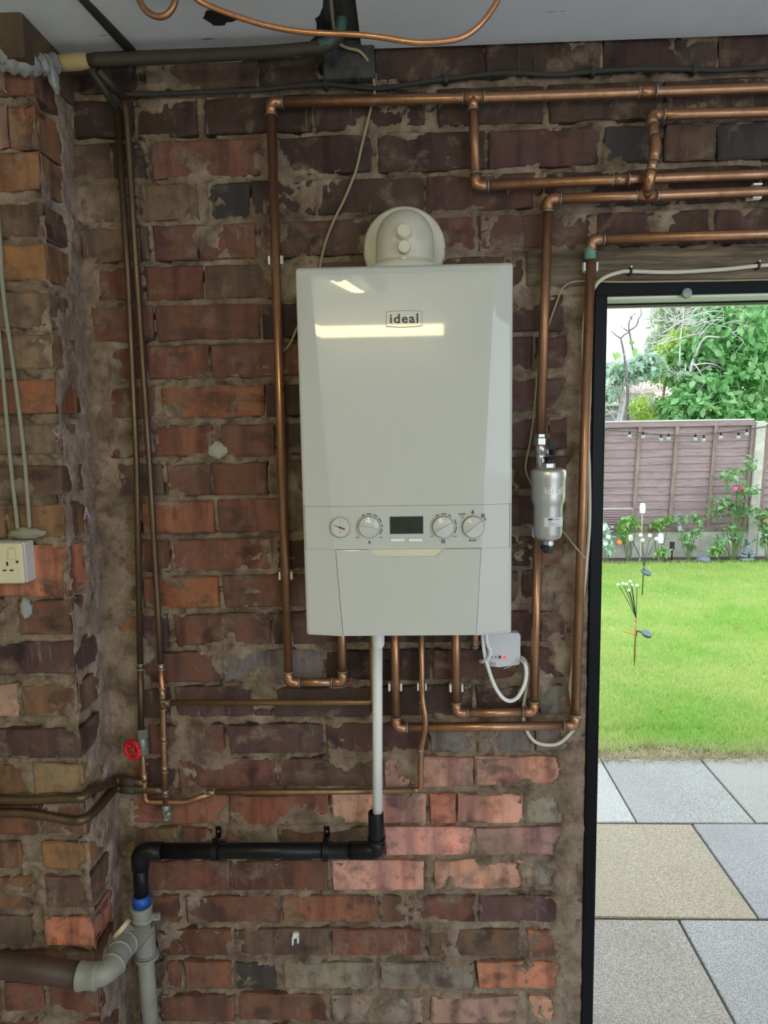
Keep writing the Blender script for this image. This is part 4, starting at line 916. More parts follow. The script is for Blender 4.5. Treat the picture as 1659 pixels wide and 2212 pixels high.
bm = B(); a_ = P(1058, 1424, -.0262); b_ = P(1098, 1424, -.0262); box(bm, a_.x, b_.x, -.0265, -.0255, a_.z-.0002, a_.z+.0002); a_ = P(1058, 1440, -.0262); b_ = P(1070, 1440, -.0262); box(bm, a_.x, b_.x, -.0265, -.0255, a_.z-.0003, a_.z+.0003); obj('printed_rule', bm, M_INKL, rec)
def cable(name, label, pts, r, m, cat='cable', seg_=8, group=None):
    t = tag(obj(name, sweep(B(), spline(pts, seg_), r, 10), m, None, True), label, cat, group); return t
def CP(lst, y): return [P(a[0], a[1], a[2] if len(a) > 2 else y) for a in lst]
cable('power_cable', 'white cable looping down from the boiler and back up to the receiver', [up(P(1038, 1380, -.06))]+CP([(1045, 1400), (1053, 1437), (1067, 1478), (1084, 1505), (1101, 1514), (1118, 1506), (1132, 1481), (1137, 1455), (1134, 1435), (1126, 1424, -.02)], -.055), .0046, M_WHITE2)
cable('power_cable', 'short white cable curving from the boiler to the near side of the receiver', [up(P(1048, 1380, -.07))]+CP([(1052, 1385), (1060, 1405), (1056, 1420), (1043, 1429, -.045), (1038, 1428, -.02)], -.062), .0044, M_WHITE2)
cable('power_cable', 'white cable from the receiver passing behind the pipes up to the lintel over the door', CP([(1124, 1419, -.015), (1135, 1428), (1142, 1452), (1137, 1490), (1131, 1525, -.012), (1131, 1555, -.010), (1140, 1583, -.012), (1156, 1602), (1180, 1609), (1206, 1606), (1228, 1588), (1241, 1564, -.014), (1234, 1500, -.012), (1233, 1475, -.010), (1250, 1360, -.010), (1262, 1260, -.008), (1271, 1170, -.008), (1274, 1110, -.008), (1272, 1000, -.008), (1262, 800, -.008), (1261, 715, -.008), (1268, 660, -.010), (1283, 622, -.018), (1305, 600, -.022), (1340, 588, -.022), (1362, 586, -.022), (1450, 588, -.022), (1560, 582, -.022), (1640, 574, -.022), (1760, 567, -.022), (2080, 552, -.022), (2450, 540, -.022)], -.016), .0044, M_CABLE)
for px, py, wh in ((1362, 586, 'near the door frame corner'), (1638, 574, 'farther from the door frame corner')):
    c = P(px, py, -.022); t = thing('cable_clip', 'grey nail-in cable clip on the timber lintel, '+wh, 'cable clip', (c.x, 0, c.z), 'grey cable clips over the door')
    bm = B(); sweep(bm, [c+Vector((0, .010, -.006)), c+Vector((0, -.002, -.006)), c+Vector((0, -.006, 0)), c+Vector((0, -.002, .006)), c+Vector((0, .010, .006))], .0028, 8); obj('clip_hook', bm, M_CABLED, t, True)
    bm = B(); lathe(bm, [(.0012, -.006), (.0012, .004), (.0022, .004), (.0022, .0055)], axisM(c+Vector((0, -.002, .0085)), (0, -1, 0)), 8); obj('nail', bm, M_CHROME, t)
cable('phone_cord', 'thin cream cord dropping from the lintel, past the filter to the door-side pipe', CP([(2450, 585, -.018), (1659, 604, -.018), (1500, 607, -.017), (1340, 609, -.017), (1262, 607, -.014), (1232, 611), (1214, 625), (1200, 660), (1187, 697, -.01), (1174, 745, -.008), (1163, 790, -.008), (1157, 850), (1154, 890), (1146, 950), (1136, 1000), (1137, 1022), (1146, 1042, -.012), (1165, 1090, -.01), (1215, 1147, -.02), (1240, 1178, -.045), (1264, 1206, -.05)], -.010), .0022, M_CORD)
t_blk = cable('wall_cable', 'dusty black cable clipped along the wall just under the ceiling', CP([(262, 204), (330, 203), (420, 200), (560, 194), (640, 186), (700, 182), (760, 187), (820, 191), (880, 183), (960, 171), (1060, 160), (1120, 158), (1200, 162), (1275, 155), (1340, 151), (1420, 149), (1498, 150), (1560, 152), (1659, 145), (1800, 140), (2100, 128), (2450, 116)], -.012), .0052, M_CABLED)
for px, py, wh in ((703, 182, 'above the hanging cord'), (963, 171, 'above the boiler flue'), (1281, 155, 'above the door corner pipe'), (1499, 150, 'farthest from the pier')):
    c = P(px, py, -.012); t = tag(obj('cable_clip', box(B(), c.x-.005, c.x+.005, c.y-.0075, .004, c.z-.009, c.z+.010, .003, 2), M_CABLED), 'dusty dark clip holding the black cable below the ceiling, '+wh, 'cable clip', 'dark clips on the black cable')
cable('hanging_cord', 'thin old cord hanging from the ceiling gap to the boiler top', [Vector(C_(713, -20)), Vector(C_(719, 45))]+CP([(725, 78, -.07), (735, 95, -.05), (752, 104, -.045), (775, 110, -.04), (792, 128, -.03), (801, 150, -.02), (808, 178, -.014), (809, 200, -.01), (800, 238, -.01), (785, 300), (770, 365), (762, 387), (745, 428), (722, 475), (706, 515), (694, 560), (688, 600), (664, 660), (640, 712), (625, 745), (600, 770), (592, 778)], -.008), .0030, M_CORD)

# ---------------------------------------------------------------- pipes below the ceiling
ypl = -.25
t = thing('microbore_pipe', 'bright copper pipe sagging in a long loop under the ceiling', 'pipe', P(700, 72, ypl))
bm = B(); sweep(bm, spline([P(360, -60, ypl-.06), P(418, -8, ypl-.01)]+CP([(450, 12), (520, 38), (580, 56), (640, 67), (700, 72), (760, 74), (820, 80), (870, 88), (910, 92), (960, 89), (1000, 80), (1030, 60), (1055, 32), (1076, -2), (1095, -50)], ypl), 7), .0052, 14); obj('tube', bm, M_COPPER_BRIGHT, t, True)
t = thing('microbore_pipe', 'short U of copper pipe dipping below the ceiling at the top edge', 'pipe', P(345, 36, ypl))
bm = B(); sweep(bm, spline(CP([(285, -50), (302, 2), (318, 25), (340, 36), (358, 33), (372, 18), (380, -4), (384, -50)], ypl), 7), .0058, 14); obj('tube', bm, M_COPPER, t, True)
M_IRONG = M_IRON
yi = -.10
ip = thing('iron_pipe', 'dark painted iron pipe under the ceiling, its end taped and turned up into the gap', 'pipe', P(190, 130, yi))
ps = [P(186, 131, yi), P(400, 122, yi), P(560, 114, yi), P(660, 106, yi), P(700, 100, yi), P(728, 80, yi), P(737, 50, yi+.0), P(742, 0, yi-.02), P(745, -40, yi-.06)]
bm = B(); sweep(bm, spline(ps, 7), .0125, 18); obj('tube', bm, M_IRON, ip, True)
bm = B(); sweep(bm, spline([P(690, 101, yi), P(716, 90, yi), P(733, 64, yi), P(739, 30, yi-.005)], 6), .0132, 18); obj('green_bend', bm, mat('green_weathered_paint', (.055, .12, .105), .6), ip, True)
bm = B(); q0, q1 = P(120, 138, yi), P(192, 131, yi); sweep(bm, [q0, q0.lerp(q1, .35), q0.lerp(q1, .7), q1], .015, 16, True, [.0155, .016, .0165, .014]); obj('yellow_tape', bm, mat('yellowed_tape', (.42, .33, .16), .6), ip, True, label='yellowed tape wrap')
ip2 = thing('iron_pipe', 'second dark iron pipe lying behind the taped one under the ceiling', 'pipe', P(230, 116, -.05))
bm = B(); sweep(bm, spline([P(205, 122, -.05), P(300, 113, -.05), P(420, 106, -.05), P(560, 101, -.05), P(640, 92, -.05), P(672, 72, -.055), P(690, 35, -.06), P(700, -10, -.08)], 7), .0105, 16); obj('tube', bm, M_IRON, ip2, True)
ip3 = thing('iron_pipe', 'dark pipe crossing the ceiling towards the camera from the taped pipe', 'pipe', P(285, 112, -.07))
a_ = P(285, 112, -.065); b_ = G(184, 0, a_.z+.008); e_ = a_+(b_-a_)*3.0; e_.z = a_.z+.02
bm = B(); sweep(bm, [a_, b_, e_], .0100, 16); obj('tube', bm, M_IRON, ip3, True)
for k_, (A, Z) in enumerate((((196, 148), (252, 236)), ((212, 152), (266, 212)))):
    t = thing('corner_pipe', ('lower' if k_ == 0 else 'upper')+' of two short dark pipes slanting from the taped pipe to the wall corner', 'pipe', P(*Z, -.03))
    bm = B(); sweep(bm, [P(*A, -.095), P(*Z, -.03)], .0075, 14); obj('tube', bm, M_IRON, t, True)
# plastic wrapping
M_FILM = mat('crumpled_clear_film', (.55, .56, .58), .25); _b = M_FILM.node_tree.nodes['Principled BSDF']; _b.inputs['Alpha'].default_value = .72; _t = NT(M_FILM); _t.bump(_t.noise(50, 5, (1, 1, .4), dist=1.5), 1, .02)
fw = thing('plastic_wrap', 'crumpled grey plastic film wrapped round the pipe end by the pier top', 'wrapping', P(60, 140, -.13))
bm = B(); ps = [P(-420, 60, -.20), P(-40, 112, -.20), P(10, 133, -.19), P(55, 143, -.17), P(95, 140, -.13), P(124, 138, -.105)]; sp_ = spline(ps, 8); sweep(bm, sp_, .016, 18, True, [.0175+.003*math.sin(i*1.7) for i in range(len(sp_))])
for v in bm.verts: v.co += Vector((mnoise.noise(v.co*60), mnoise.noise(v.co*60+Vector((9, 0, 0))), mnoise.noise(v.co*60+Vector((0, 9, 0)))))*.004
obj('film_sleeve', bm, M_FILM, fw, True)
bm = B(); sp_ = spline([P(108, 150, -.12), P(115, 170, -.12), P(121, 190, -.118), P(124, 206, -.117)], 6); sweep(bm, sp_, .01, 14, True, [.0125*(1-i/len(sp_))**.6+.001 for i in range(len(sp_))])
for v in bm.verts: v.co += Vector((mnoise.noise(v.co*70), mnoise.noise(v.co*70+Vector((9, 0, 0))), mnoise.noise(v.co*70+Vector((0, 9, 0)))))*.004
obj('film_tail', bm, M_FILM, fw, True)

# ---------------------------------------------------------------- socket and painted cables on the pier
sx1, sz0, sz1 = P(49, 1200, PY-.045), P(30, 1262, PY-.045).z, P(30, 1173, PY-.045).z
so_ = thing('socket_outlet', 'yellowed white surface-mounted socket outlet on the brick pier', 'socket', (sx1.x-.06, PY, sz0))
bm = B(); box(bm, sx1.x-.148, sx1.x, PY-.036, PY+.004, sz0, sz1, .004, 2); obj('back_box', bm, mat('white_box_plastic', (.68, .67, .70), .4), so_)
bm = B(); box(bm, sx1.x-.147, sx1.x-.001, PY-.045, PY-.034, sz0+.0005, sz1-.0005, .005, 3); obj('face_plate', bm, M_CREAM2, so_)
for dx, dz, w_, h_ in ((-.034, -.018, .0035, .008), (-.041, -.032, .0075, .003), (-.026, -.032, .0075, .003), (-.108, -.018, .0035, .008), (-.115, -.032, .0075, .003), (-.10, -.032, .0075, .003)):
    c = Vector((sx1.x+dx, PY-.0452, (sz0+sz1)/2+dz+.018)); bm = B(); box(bm, c.x-w_/2, c.x+w_/2, c.y-.0004, c.y+.002, c.z-h_/2, c.z+h_/2); obj('pin_slot', bm, M_BLACKP, so_)
bm = B(); c = Vector((sx1.x-.012, PY-.046, (sz0+sz1)/2+.004)); lathe(bm, [(.003, 0), (.003, .001)], axisM(c, (0, -1, 0)), 12); obj('fixing_screw', bm, M_INK, so_)
bm = B(); c = Vector((sx1.x-.022, PY-.047, sz1-.022)); box(bm, c.x-.007, c.x+.007, c.y-.003, c.y+.004, c.z-.012, c.z+.012, .002, 2); obj('rocker_switch', bm, M_CREAM2, so_)
for lst, lb in (([(-6, 440), (0, 520), (8, 640), (20, 800), (32, 960), (42, 1080), (46, 1140)], 'right-hand of two grey-green painted cables running down the pier'), ([(-30, 560), (-10, 660), (2, 760), (14, 900), (26, 1030), (34, 1100), (38, 1142)], 'left-hand of two grey-green painted cables running down the pier')):
    lst = [(x+(18 if 'right' in lb else 0)*max(0, min(1, (y-640)/300)), y) for x, y in lst]
    cable('painted_cable', lb, CP(lst, PY-.005), .0042, M_CABLEG)
c = P(58, 1152, PY-.004); bm = B(); bmesh.ops.create_icosphere(bm, subdivisions=3, radius=1)
for v in bm.verts: n_ = 1+.35*mnoise.noise(v.co*2.2); v.co = Vector((c.x+v.co.x*.040*n_, c.y+v.co.y*.009*n_, c.z+v.co.z*.012*n_))
tag(obj('putty_patch', bm, M_CABLEG, None, True), 'grey-green putty smeared where the two painted cables meet the socket', 'putty')
c = P(56, 1315, PY-.004); bm = B(); bmesh.ops.create_icosphere(bm, subdivisions=3, radius=1)
for v in bm.verts: n_ = 1+.4*mnoise.noise(v.co*2.5); v.co = Vector((c.x+v.co.x*.013*n_, c.y+v.co.y*.008*n_, c.z+v.co.z*.022*n_))
tag(obj('filler_lump', bm, mat('blue_grey_filler', (.34, .36, .36), .8), None, True), 'pale blue-grey lump of filler on the brick below the socket', 'filler')
# red wall plug and old fixings
c = P(756, 1474, -.002); tag(obj('wall_plug', lathe(B(), [(.003, 0), (.0036, .004), (.0015, .0045)], axisM(c, (0, -1, 0)), 10), M_RED), 'small red plastic wall plug beside the copper loop', 'wall plug')
bm = B(); c = P(470, 974, -.003); bmesh.ops.create_icosphere(bm, subdivisions=3, radius=1)
for v in bm.verts: n_ = 1+.35*mnoise.noise(v.co*2.5+Vector((3, 3, 3))); v.co = Vector((c.x+v.co.x*.022*n_, c.y+v.co.y*.006*n_, c.z+v.co.z*.019*n_))
tag(obj('filler_lump', bm, mat('pale_filler', (.42, .40, .33), .9), None, True), 'pale round dab of filler on the brickwork left of the boiler', 'filler')
# chalk letter on the pier's side face
d_ = ray(187, 1109); k_ = (PX+.0085-CAM.x)/d_.x; text('A', .040, CAM+d_*k_, mat('white_chalk', (.52, .48, .50), .9), pier, 'chalk_mark', ext=.001, R=Matrix.Rotation(math.pi/2, 4, 'Z') @ Matrix.Rotation(math.pi/2, 4, 'X'), sx=1.1)
# ---------------------------------------------------------------- patio
M_SLAB = mat('pebbled_concrete_slab', (.4, .4, .38), .85); t = NT(M_SLAB); oi = t.n('ShaderNodeObjectInfo'); c = oi.outputs['Color']
c = t.mix(t.math('MULTIPLY', t.thr(t.noise(240, 3), .44, .58), .75), c, t.mix(1.0, c, (.42, .42, .41), 'MULTIPLY'))
c = t.mix(t.math('MULTIPLY', t.thr(t.noise(150, 2), .64, .69), .6), c, (.58, .58, .57)); c = t.mix(t.math('MULTIPLY', t.thr(t.noise(3, 4), .45, .7), .35), c, t.mix(1.0, c, (.72, .70, .66), 'MULTIPLY'))
t.base(c); t.bump(t.noise(240, 3), .8, .005)
patio = thing('patio', None, None, (0, 0, 0), None, 'structure')
bm = B(); box(bm, -1.2, 4.2, .22, 1.75, -.12, -.030); obj('joint_bed', bm, mat('dark_joint_soil', (.06, .055, .045), .95), patio)
GREYS, BUFF = (.365, .36, .325), (.40, .345, .235)
def slab(x0, x1, y0, y1, col, g=.004):
    bm = B(); r = random.Random(int(x0*100+y0*999)); box(bm, x0+g, x1-g, y0+g, y1-g, -.045, 0, .003, 1)
    tl = r.uniform(-.002, .002)
    for v in bm.verts: v.co.z += tl*(v.co.x-x0)/(x1-x0) - .002*r.random()
    o = obj('paving_slab', bm, M_SLAB, patio); o.color = (*col, 1)
for x0, x1, col in ((-.54, -.05, GREYS), (-.05, .44, BUFF), (.44, .925, (.50, .495, .45)), (.925, 1.412, (.375, .375, .335)), (1.412, 1.90, (.385, .38, .325)), (1.90, 2.39, GREYS), (2.39, 2.88, BUFF), (2.88, 3.4, GREYS)): slab(x0, x1, 1.170, 1.745, col, .0025 if x1-x0 < .3 else .004)
for x0, x1, col in ((-.6, 0, GREYS), (0, .575, GREYS), (.575, 1.147, BUFF), (1.147, 1.72, (.355, .35, .335)), (1.72, 2.29, GREYS), (2.29, 2.86, (.42, .40, .35)), (2.86, 3.4, GREYS)): slab(x0, x1, .595, 1.168, col)
for x0, x1, col in ((-.3, .30, GREYS), (.30, .880, (.36, .325, .265)), (.880, 1.46, (.37, .365, .335)), (1.46, 2.04, (.41, .38, .33)), (2.04, 2.62, GREYS)): slab(x0, x1, .02 if x0 > .2 and x1 < 1.5 else .225, .593, col)

# ---------------------------------------------------------------- lawn
FY = 7.02                                                             # the fence line
M_LAWN = mat('lawn_earth', (.12, .16, .04), 1); t = NT(M_LAWN); t.base(t.ramp(t.noise(7, 5), [(.3, (.22, .36, .06)), (.7, (.36, .40, .12))]))
bm = B(); box(bm, -12, 16, 1.745, 30, -.12, -.012); struct('lawn', bm, M_LAWN)
bm = B(); box(bm, -14, 16, -16, ROOM_REAR-.12, -.12, -.004); struct('driveway', bm, mat('pale_concrete_drive', (.56, .56, .55), .9))
bm = B(); box(bm, -14, ROOM_L-.12, ROOM_REAR-.12, 1.745, -.12, -.012); box(bm, ROOM_R+.12, 16, ROOM_REAR-.12, 1.745, -.12, -.012); struct('side_ground', bm, M_LAWN)
def veg(name, c1, c2, rough=.55, trans=.25, sc=3.0, c3=None):
    m = mat(name, c1, rough, 0, .35); t = NT(m); n_ = t.noise(sc, 4); f = t.noise(55, 2)
    c = t.mix(t.thr(n_, .36, .64), c1, c2); c = t.mix(t.math('MULTIPLY', t.thr(f, .4, .65), .5), c, t.mix(1.0, c, (.55, .65, .5), 'MULTIPLY'))
    if c3: c = t.mix(t.math('MULTIPLY', t.thr(t.noise(60, 2), .52, .60), t.ramp(t.noise(.9, 3), [(.35, (.12, .12, .12)), (.65, (.60, .60, .60))])), c, c3)
    t.base(c)
    tr = t.n('ShaderNodeBsdfTranslucent'); t.l(c, tr.inputs[0]); mx = t.n('ShaderNodeMixShader'); mx.inputs[0].default_value = trans
    out = t.t.nodes['Material Output']; t.l(t.b.outputs[0], mx.inputs[1]); t.l(tr.outputs[0], mx.inputs[2]); t.l(mx.outputs[0], out.inputs[0]); return m
M_GRASS = veg('lawn_grass', (.34, .58, .11), (.56, .66, .22), .6, .45, 1.6, (.74, .70, .42))
def grass(n, ymin, ymax, h, w, seed, straw=False):
    r = np.random.default_rng(seed); u = r.random(n)
    y = ymin+(ymax-ymin)*u**1.25; x = -.9+r.random(n)*(3.4+(y-1.7)*.9)
    z = np.full(n, -.014); y = y+(0 if straw else 1)*np.maximum(0, .16*(vnoise(x*5, y*0, 77)-.3)*(y < 2.1)); a = r.random(n)*2*np.pi; ln = h*(.5+r.random(n)); le = r.random(n)*(1.0 if not straw else 2.2)*ln; b = r.random(n)*2*np.pi
    ww = w*(.6+.8*r.random(n))*(1+.10*(y-1.7))
    p0 = np.stack([x-np.cos(a)*ww, y-np.sin(a)*ww, z], -1); p1 = np.stack([x+np.cos(a)*ww, y+np.sin(a)*ww, z], -1)
    p2 = np.stack([x+np.cos(b)*le, y+np.sin(b)*le, z+ln*(1 if not straw else .75)], -1)
    V = np.stack([p0, p1, p2], 1).reshape(-1, 3); F = np.arange(3*n).reshape(-1, 3); return V, F
V, F = grass(290000, 1.775, 6.72, .038, .0022, 5)
o = bpy.data.objects.new('grass', np_mesh('grass', V, F, M_GRASS, False)); link(o); tag(o, 'bright green mown grass of the lawn between patio and fence', 'grass', kind='stuff')
V, F = grass(13000, 1.72, 1.90, .045, .0024, 9, True)
o = bpy.data.objects.new('dry_grass', np_mesh('dry_grass', V, F, veg('dry_straw', (.62, .54, .36), (.46, .38, .24), .8, .3, 8), False)); link(o); tag(o, 'dry straw-coloured grass along the patio edge of the lawn', 'grass', kind='stuff')
bm = B(); box(bm, -3, 8, 6.68, FY-.03, -.06, .004); struct('flower_bed', bm, mat('bed_soil', (.07, .055, .04), 1))
c = G(1593, 1360); tag(obj('fallen_leaf', box(B(), c.x-.02, c.x+.02, c.y-.012, c.y+.012, .012, .016, .001, 1), mat('rust_leaf', (.30, .09, .03), .7)), 'single rust-brown leaf lying on the lawn', 'leaf')

# ---------------------------------------------------------------- fence
fe = thing('fence', 'brown lapped timber garden fence panels with upright battens on a concrete board', 'fence', (3.2, FY, 0))
def tilt(px0, px1): pass
LEAN = math.tan(math.radians(1.2))
Z0f, Z1f = .335, 1.655
def panel(x0, x1, z1, stiles, seed):
    r = random.Random(seed); n = 14; p = (z1-.05-Z0f)/n
    for i in range(n):
        zb = Z0f+i*p; j = [r.uniform(-.008, .008) for _ in range(7)]
        bm = B(); q = []
        for k_ in range(7):
            x = x0+(x1-x0)*k_/6; q.append([bm.verts.new(v) for v in ((x, FY+.012, zb-.018+j[k_]*.9), (x, FY+.020, zb-.018+j[k_]*.9), (x, FY+.030, zb+p+.01), (x, FY+.024, zb+p+.01))])
        for a_, b_ in zip(q, q[1:]):
            for k_ in range(4): bm.faces.new((a_[k_], a_[(k_+1) % 4], b_[(k_+1) % 4], b_[k_]))
        bm.faces.new(q[0]); bm.faces.new(q[-1][::-1]); bmesh.ops.recalc_face_normals(bm, faces=bm.faces[:]); obj('slat', bm, M_FENCE, fe)
    for sx in stiles:
        bm = B(); box(bm, sx-.021, sx+.021, FY-.016, FY+.010, Z0f-.01, z1-.03, .002, 1)
        for v in bm.verts: v.co.x += (v.co.z-1)*.045
        obj('batten', bm, M_RAIL, fe)
    bm = B(); box(bm, x0, x1, FY-.020, FY+.03, z1-.075, z1-.012, .003, 1); obj('top_rail', bm, M_FENCE, fe)
    bm = B(); box(bm, x0, x1, FY-.030, FY+.04, z1-.014, z1+.006, .002, 1); obj('capping', bm, mat('weathered_capping', (.50, .47, .44), .8), fe)
    bm = B(); box(bm, x0, x1, FY-.018, FY+.02, Z0f-.02, Z0f+.025, .002, 1); obj('bottom_rail', bm, M_RAIL, fe)
panel(2.27, 4.085, Z1f, (2.29, 2.735, 3.175, 3.63, 4.065), 3); panel(.36, 2.16, Z1f-.03, (.38, .82, 1.27, 1.72, 2.14), 4); panel(4.215, 6.0, Z1f-.05, (4.235, 4.68, 5.12, 5.56, 5.98), 5)
for x0, x1 in ((2.26, 4.09), (.36, 2.17), (4.20, 6.0)):
    bm = B(); box(bm, x0, x1, FY-.012, FY+.038, -.03, Z0f-.02, .004, 1); obj('gravel_board', bm, M_CONC, fe)
for x, z1 in ((4.145, 1.60), (2.215, 1.6), (.30, 1.6), (6.06, 1.58)):
    bm = B(); box(bm, x-.055, x+.055, FY-.045, FY+.06, -.04, z1, .008, 2); box(bm, x-.048, x+.048, FY-.040, FY+.055, z1-.004, z1+.03, .012, 2)
    for v in bm.verts: v.co.x += (v.co.z-.8)*.034
    obj('post', bm, M_CONC, fe)

# string lights
sl = thing('string_lights', 'string of clear round garden bulbs hung along the top of the brown fence', 'string lights', P(1640, 925, FY-.06))
cab = [(1290, 929), (1330, 931), (1380, 934), (1425, 940), (1470, 941), (1510, 941), (1557, 935), (1600, 930), (1638, 924), (1700, 915)]
bm = B(); sweep(bm, spline(CP(cab, FY-.06), 5), .0055, 6); obj('cable', bm, M_CABLED, sl)
M_BULB = mat('clear_bulb_glass', (.86, .9, .9), .08); _b = M_BULB.node_tree.nodes['Principled BSDF']; _b.inputs['Transmission Weight'].default_value = .75; _b.inputs['IOR'].default_value = 1.3
for px, py in ((1360, 941), (1389, 942), (1428, 948), (1444, 946), (1502, 947), (1520, 949), (1557, 943), (1595, 943), (1613, 936)):
    p = P(px, py, FY-.065); bm = B(); bmesh.ops.create_uvsphere(bm, u_segments=14, v_segments=10, radius=.024, matrix=Matrix.Translation(p-Vector((0, 0, .008)))); bl_ = obj('bulb', bm, M_BULB, sl, True)
    bm = B(); lathe(bm, [(.011, .012), (.013, .016), (.013, .045), (.006, .052)], Matrix.Translation(p), 10); obj('lamp_holder', bm, M_BLACKP, bl_)
    bm = B(); sweep(bm, [p+Vector((-.006, 0, -.016)), p+Vector((0, 0, .0)), p+Vector((.006, 0, -.016))], .0016, 5); obj('filament', bm, M_BRASSY, bl_)
# small ribbed panel leaning on the fence
tp0, tp1 = P(1290, 1150, FY-.12), P(1366, 1100, FY-.12)
tr = thing('ribbed_panel', 'small ribbed timber panel leaning against the fence beside the door frame', 'panel', ((tp0.x+tp1.x)/2, FY-.12, tp0.z))
for i in range(9):
    z = tp0.z+(tp1.z-tp0.z)*(i+.3)/9.4; bm = B(); box(bm, tp0.x, tp1.x-.012, FY-.125, FY-.108, z, z+.018, .003, 1); obj('slat', bm, M_FENCE, tr)
bm = B(); box(bm, tp0.x-.01, tp1.x+.006, FY-.13, FY-.10, tp1.z-.004, tp1.z+.016, .003, 1); obj('top_rail', bm, mat('pale_rail', (.45, .38, .34), .8), tr)
bm = B(); box(bm, tp1.x-.014, tp1.x+.006, FY-.13, FY-.10, 0, tp1.z, .003, 1); obj('side_rail', bm, M_FENCE, tr); bm = B(); box(bm, tp0.x-.014, tp0.x+.006, FY-.13, FY-.10, 0, tp1.z, .003, 1); obj('side_rail', bm, M_FENCE, tr)

# ---------------------------------------------------------------- solar flower lights on the lawn
M_GLOBE = mat('white_frosted_globe', (.88, .88, .86), .3); M_DKG = mat('dark_green_wire', (.03, .055, .03), .5); M_SOL = mat('slate_solar_disc', (.06, .085, .11), .3)
def solar_cluster(label, base, heads, joint, panel_px, depth, tie=None):
    b = G(*base); y = b.y; t = thing('solar_flower_light', label, 'garden light', (b.x, b.y, -.01), 'solar flower lights on the lawn')
    j = P(*joint, y); bm = B(); sweep(bm, [Vector((b.x, y, -.05)), P((base[0]+joint[0])/2, (base[1]+joint[1])/2, y), j], .0055, 8); obj('stake', bm, M_BRASSY if tie else M_DKG, t, True)
    for i, (px, py) in enumerate(heads):
        p = P(px, py, y+(.03*((i*37) % 5-2)/2)); bm = B(); mid = j.lerp(p, .5)+Vector((0, 0, .012)); sweep(bm, spline([j-Vector((0, 0, .05)), j, mid, p], 5), .0024, 6); st = obj('stem', bm, M_DKG, t, True)
        bm = B(); bmesh.ops.create_uvsphere(bm, u_segments=14, v_segments=10, radius=.0105*depth, matrix=Matrix.Translation(p)); gl = obj('globe', bm, M_GLOBE, st, True)
    p = P(*panel_px, y-.02); M = axisM(p, (.30, -.42, 1)); R_ = .036 if tie else .05
    bm = B(); lathe(bm, [(R_*.9, -.012), (R_, -.008), (R_, .004), (R_*.93, .007), (0, .007)], M, 26); pn = autosmooth(obj('solar_panel', bm, M_SOL, t))
    bm = B(); sweep(bm, [p, P(joint[0]+2, panel_px[1]-6, y), P(joint[0], panel_px[1]+4, y)], .006, 8); obj('panel_arm', bm, M_DKG, pn)
    if tie:
        bm = B(); c_ = P(1372, 1339, y); lathe(bm, [(.009, -.006), (.009, .006)], axisM(c_, (0, 0, 1)), 10); c2_ = P(1371, 1370, y); sweep(bm, [P(1348, 1364, y-.01), c2_], .004, 6); sweep(bm, [c2_-Vector((0, 0, .01)), c2_+Vector((0, 0, .01))], .008, 8); obj('orange_tie', bm, mat('orange_tie', (.75, .26, .03), .5), t)
solar_cluster('solar flower light with white globes and orange tie, nearest the patio', (1370, 1437), [(1335, 1263), (1346, 1261), (1353, 1262), (1361, 1256), (1365, 1264), (1376, 1265), (1359, 1275)], (1374, 1336), (1397, 1369), 1.0, True)
solar_cluster('solar flower light with white globes farther back on the lawn near the bed', (1387, 1287), [(1362, 1159), (1363, 1165), (1384, 1156), (1404, 1157), (1418, 1164), (1388, 1167)], (1391, 1224), (1396, 1236), 1.75)
for lb, px, py0, py1 in (('white tulip-shaped garden light on a tall cane before the fence', 1388, 1098, 1152), ('white tulip-shaped garden light low behind the farther flower light', 1427, 1163, 1200)):
    y = FY-.22; top_ = P(px, py0, y); t = thing('tulip_light', lb, 'garden light', (top_.x, y, 0), 'tulip garden lights in the bed')
    bm = B(); lathe(bm, [(.012, -.06), (.030, -.055), (.034, -.02), (.032, .03), (.026, .058), (.020, .062)], Matrix.Translation(top_), 16); autosmooth(obj('shade', bm, M_GLOBE, t))
    bm = B(); sweep(bm, [top_-Vector((0, 0, .055)), Vector((top_.x-.015, y, -.02))], .0075, 8); obj('cane', bm, mat('pale_cane', (.55, .48, .38), .7), t)
y = FY-.2; p = P(1452, 1180, y); t = thing('spike_light', 'small black spike light standing in the flower bed', 'garden light', (p.x, y, 0))
bm = B(); lathe(bm, [(.012, -.045), (.026, -.04), (.026, .03), (.030, .034), (.030, .05), (.022, .052)], Matrix.Translation(p), 14); obj('lamp_body', bm, M_BLACKR, t); bm = B(); sweep(bm, [p-Vector((0, 0, .04)), Vector((p.x, y, -.02))], .009, 8); obj('spike', bm, M_BLACKP, t)
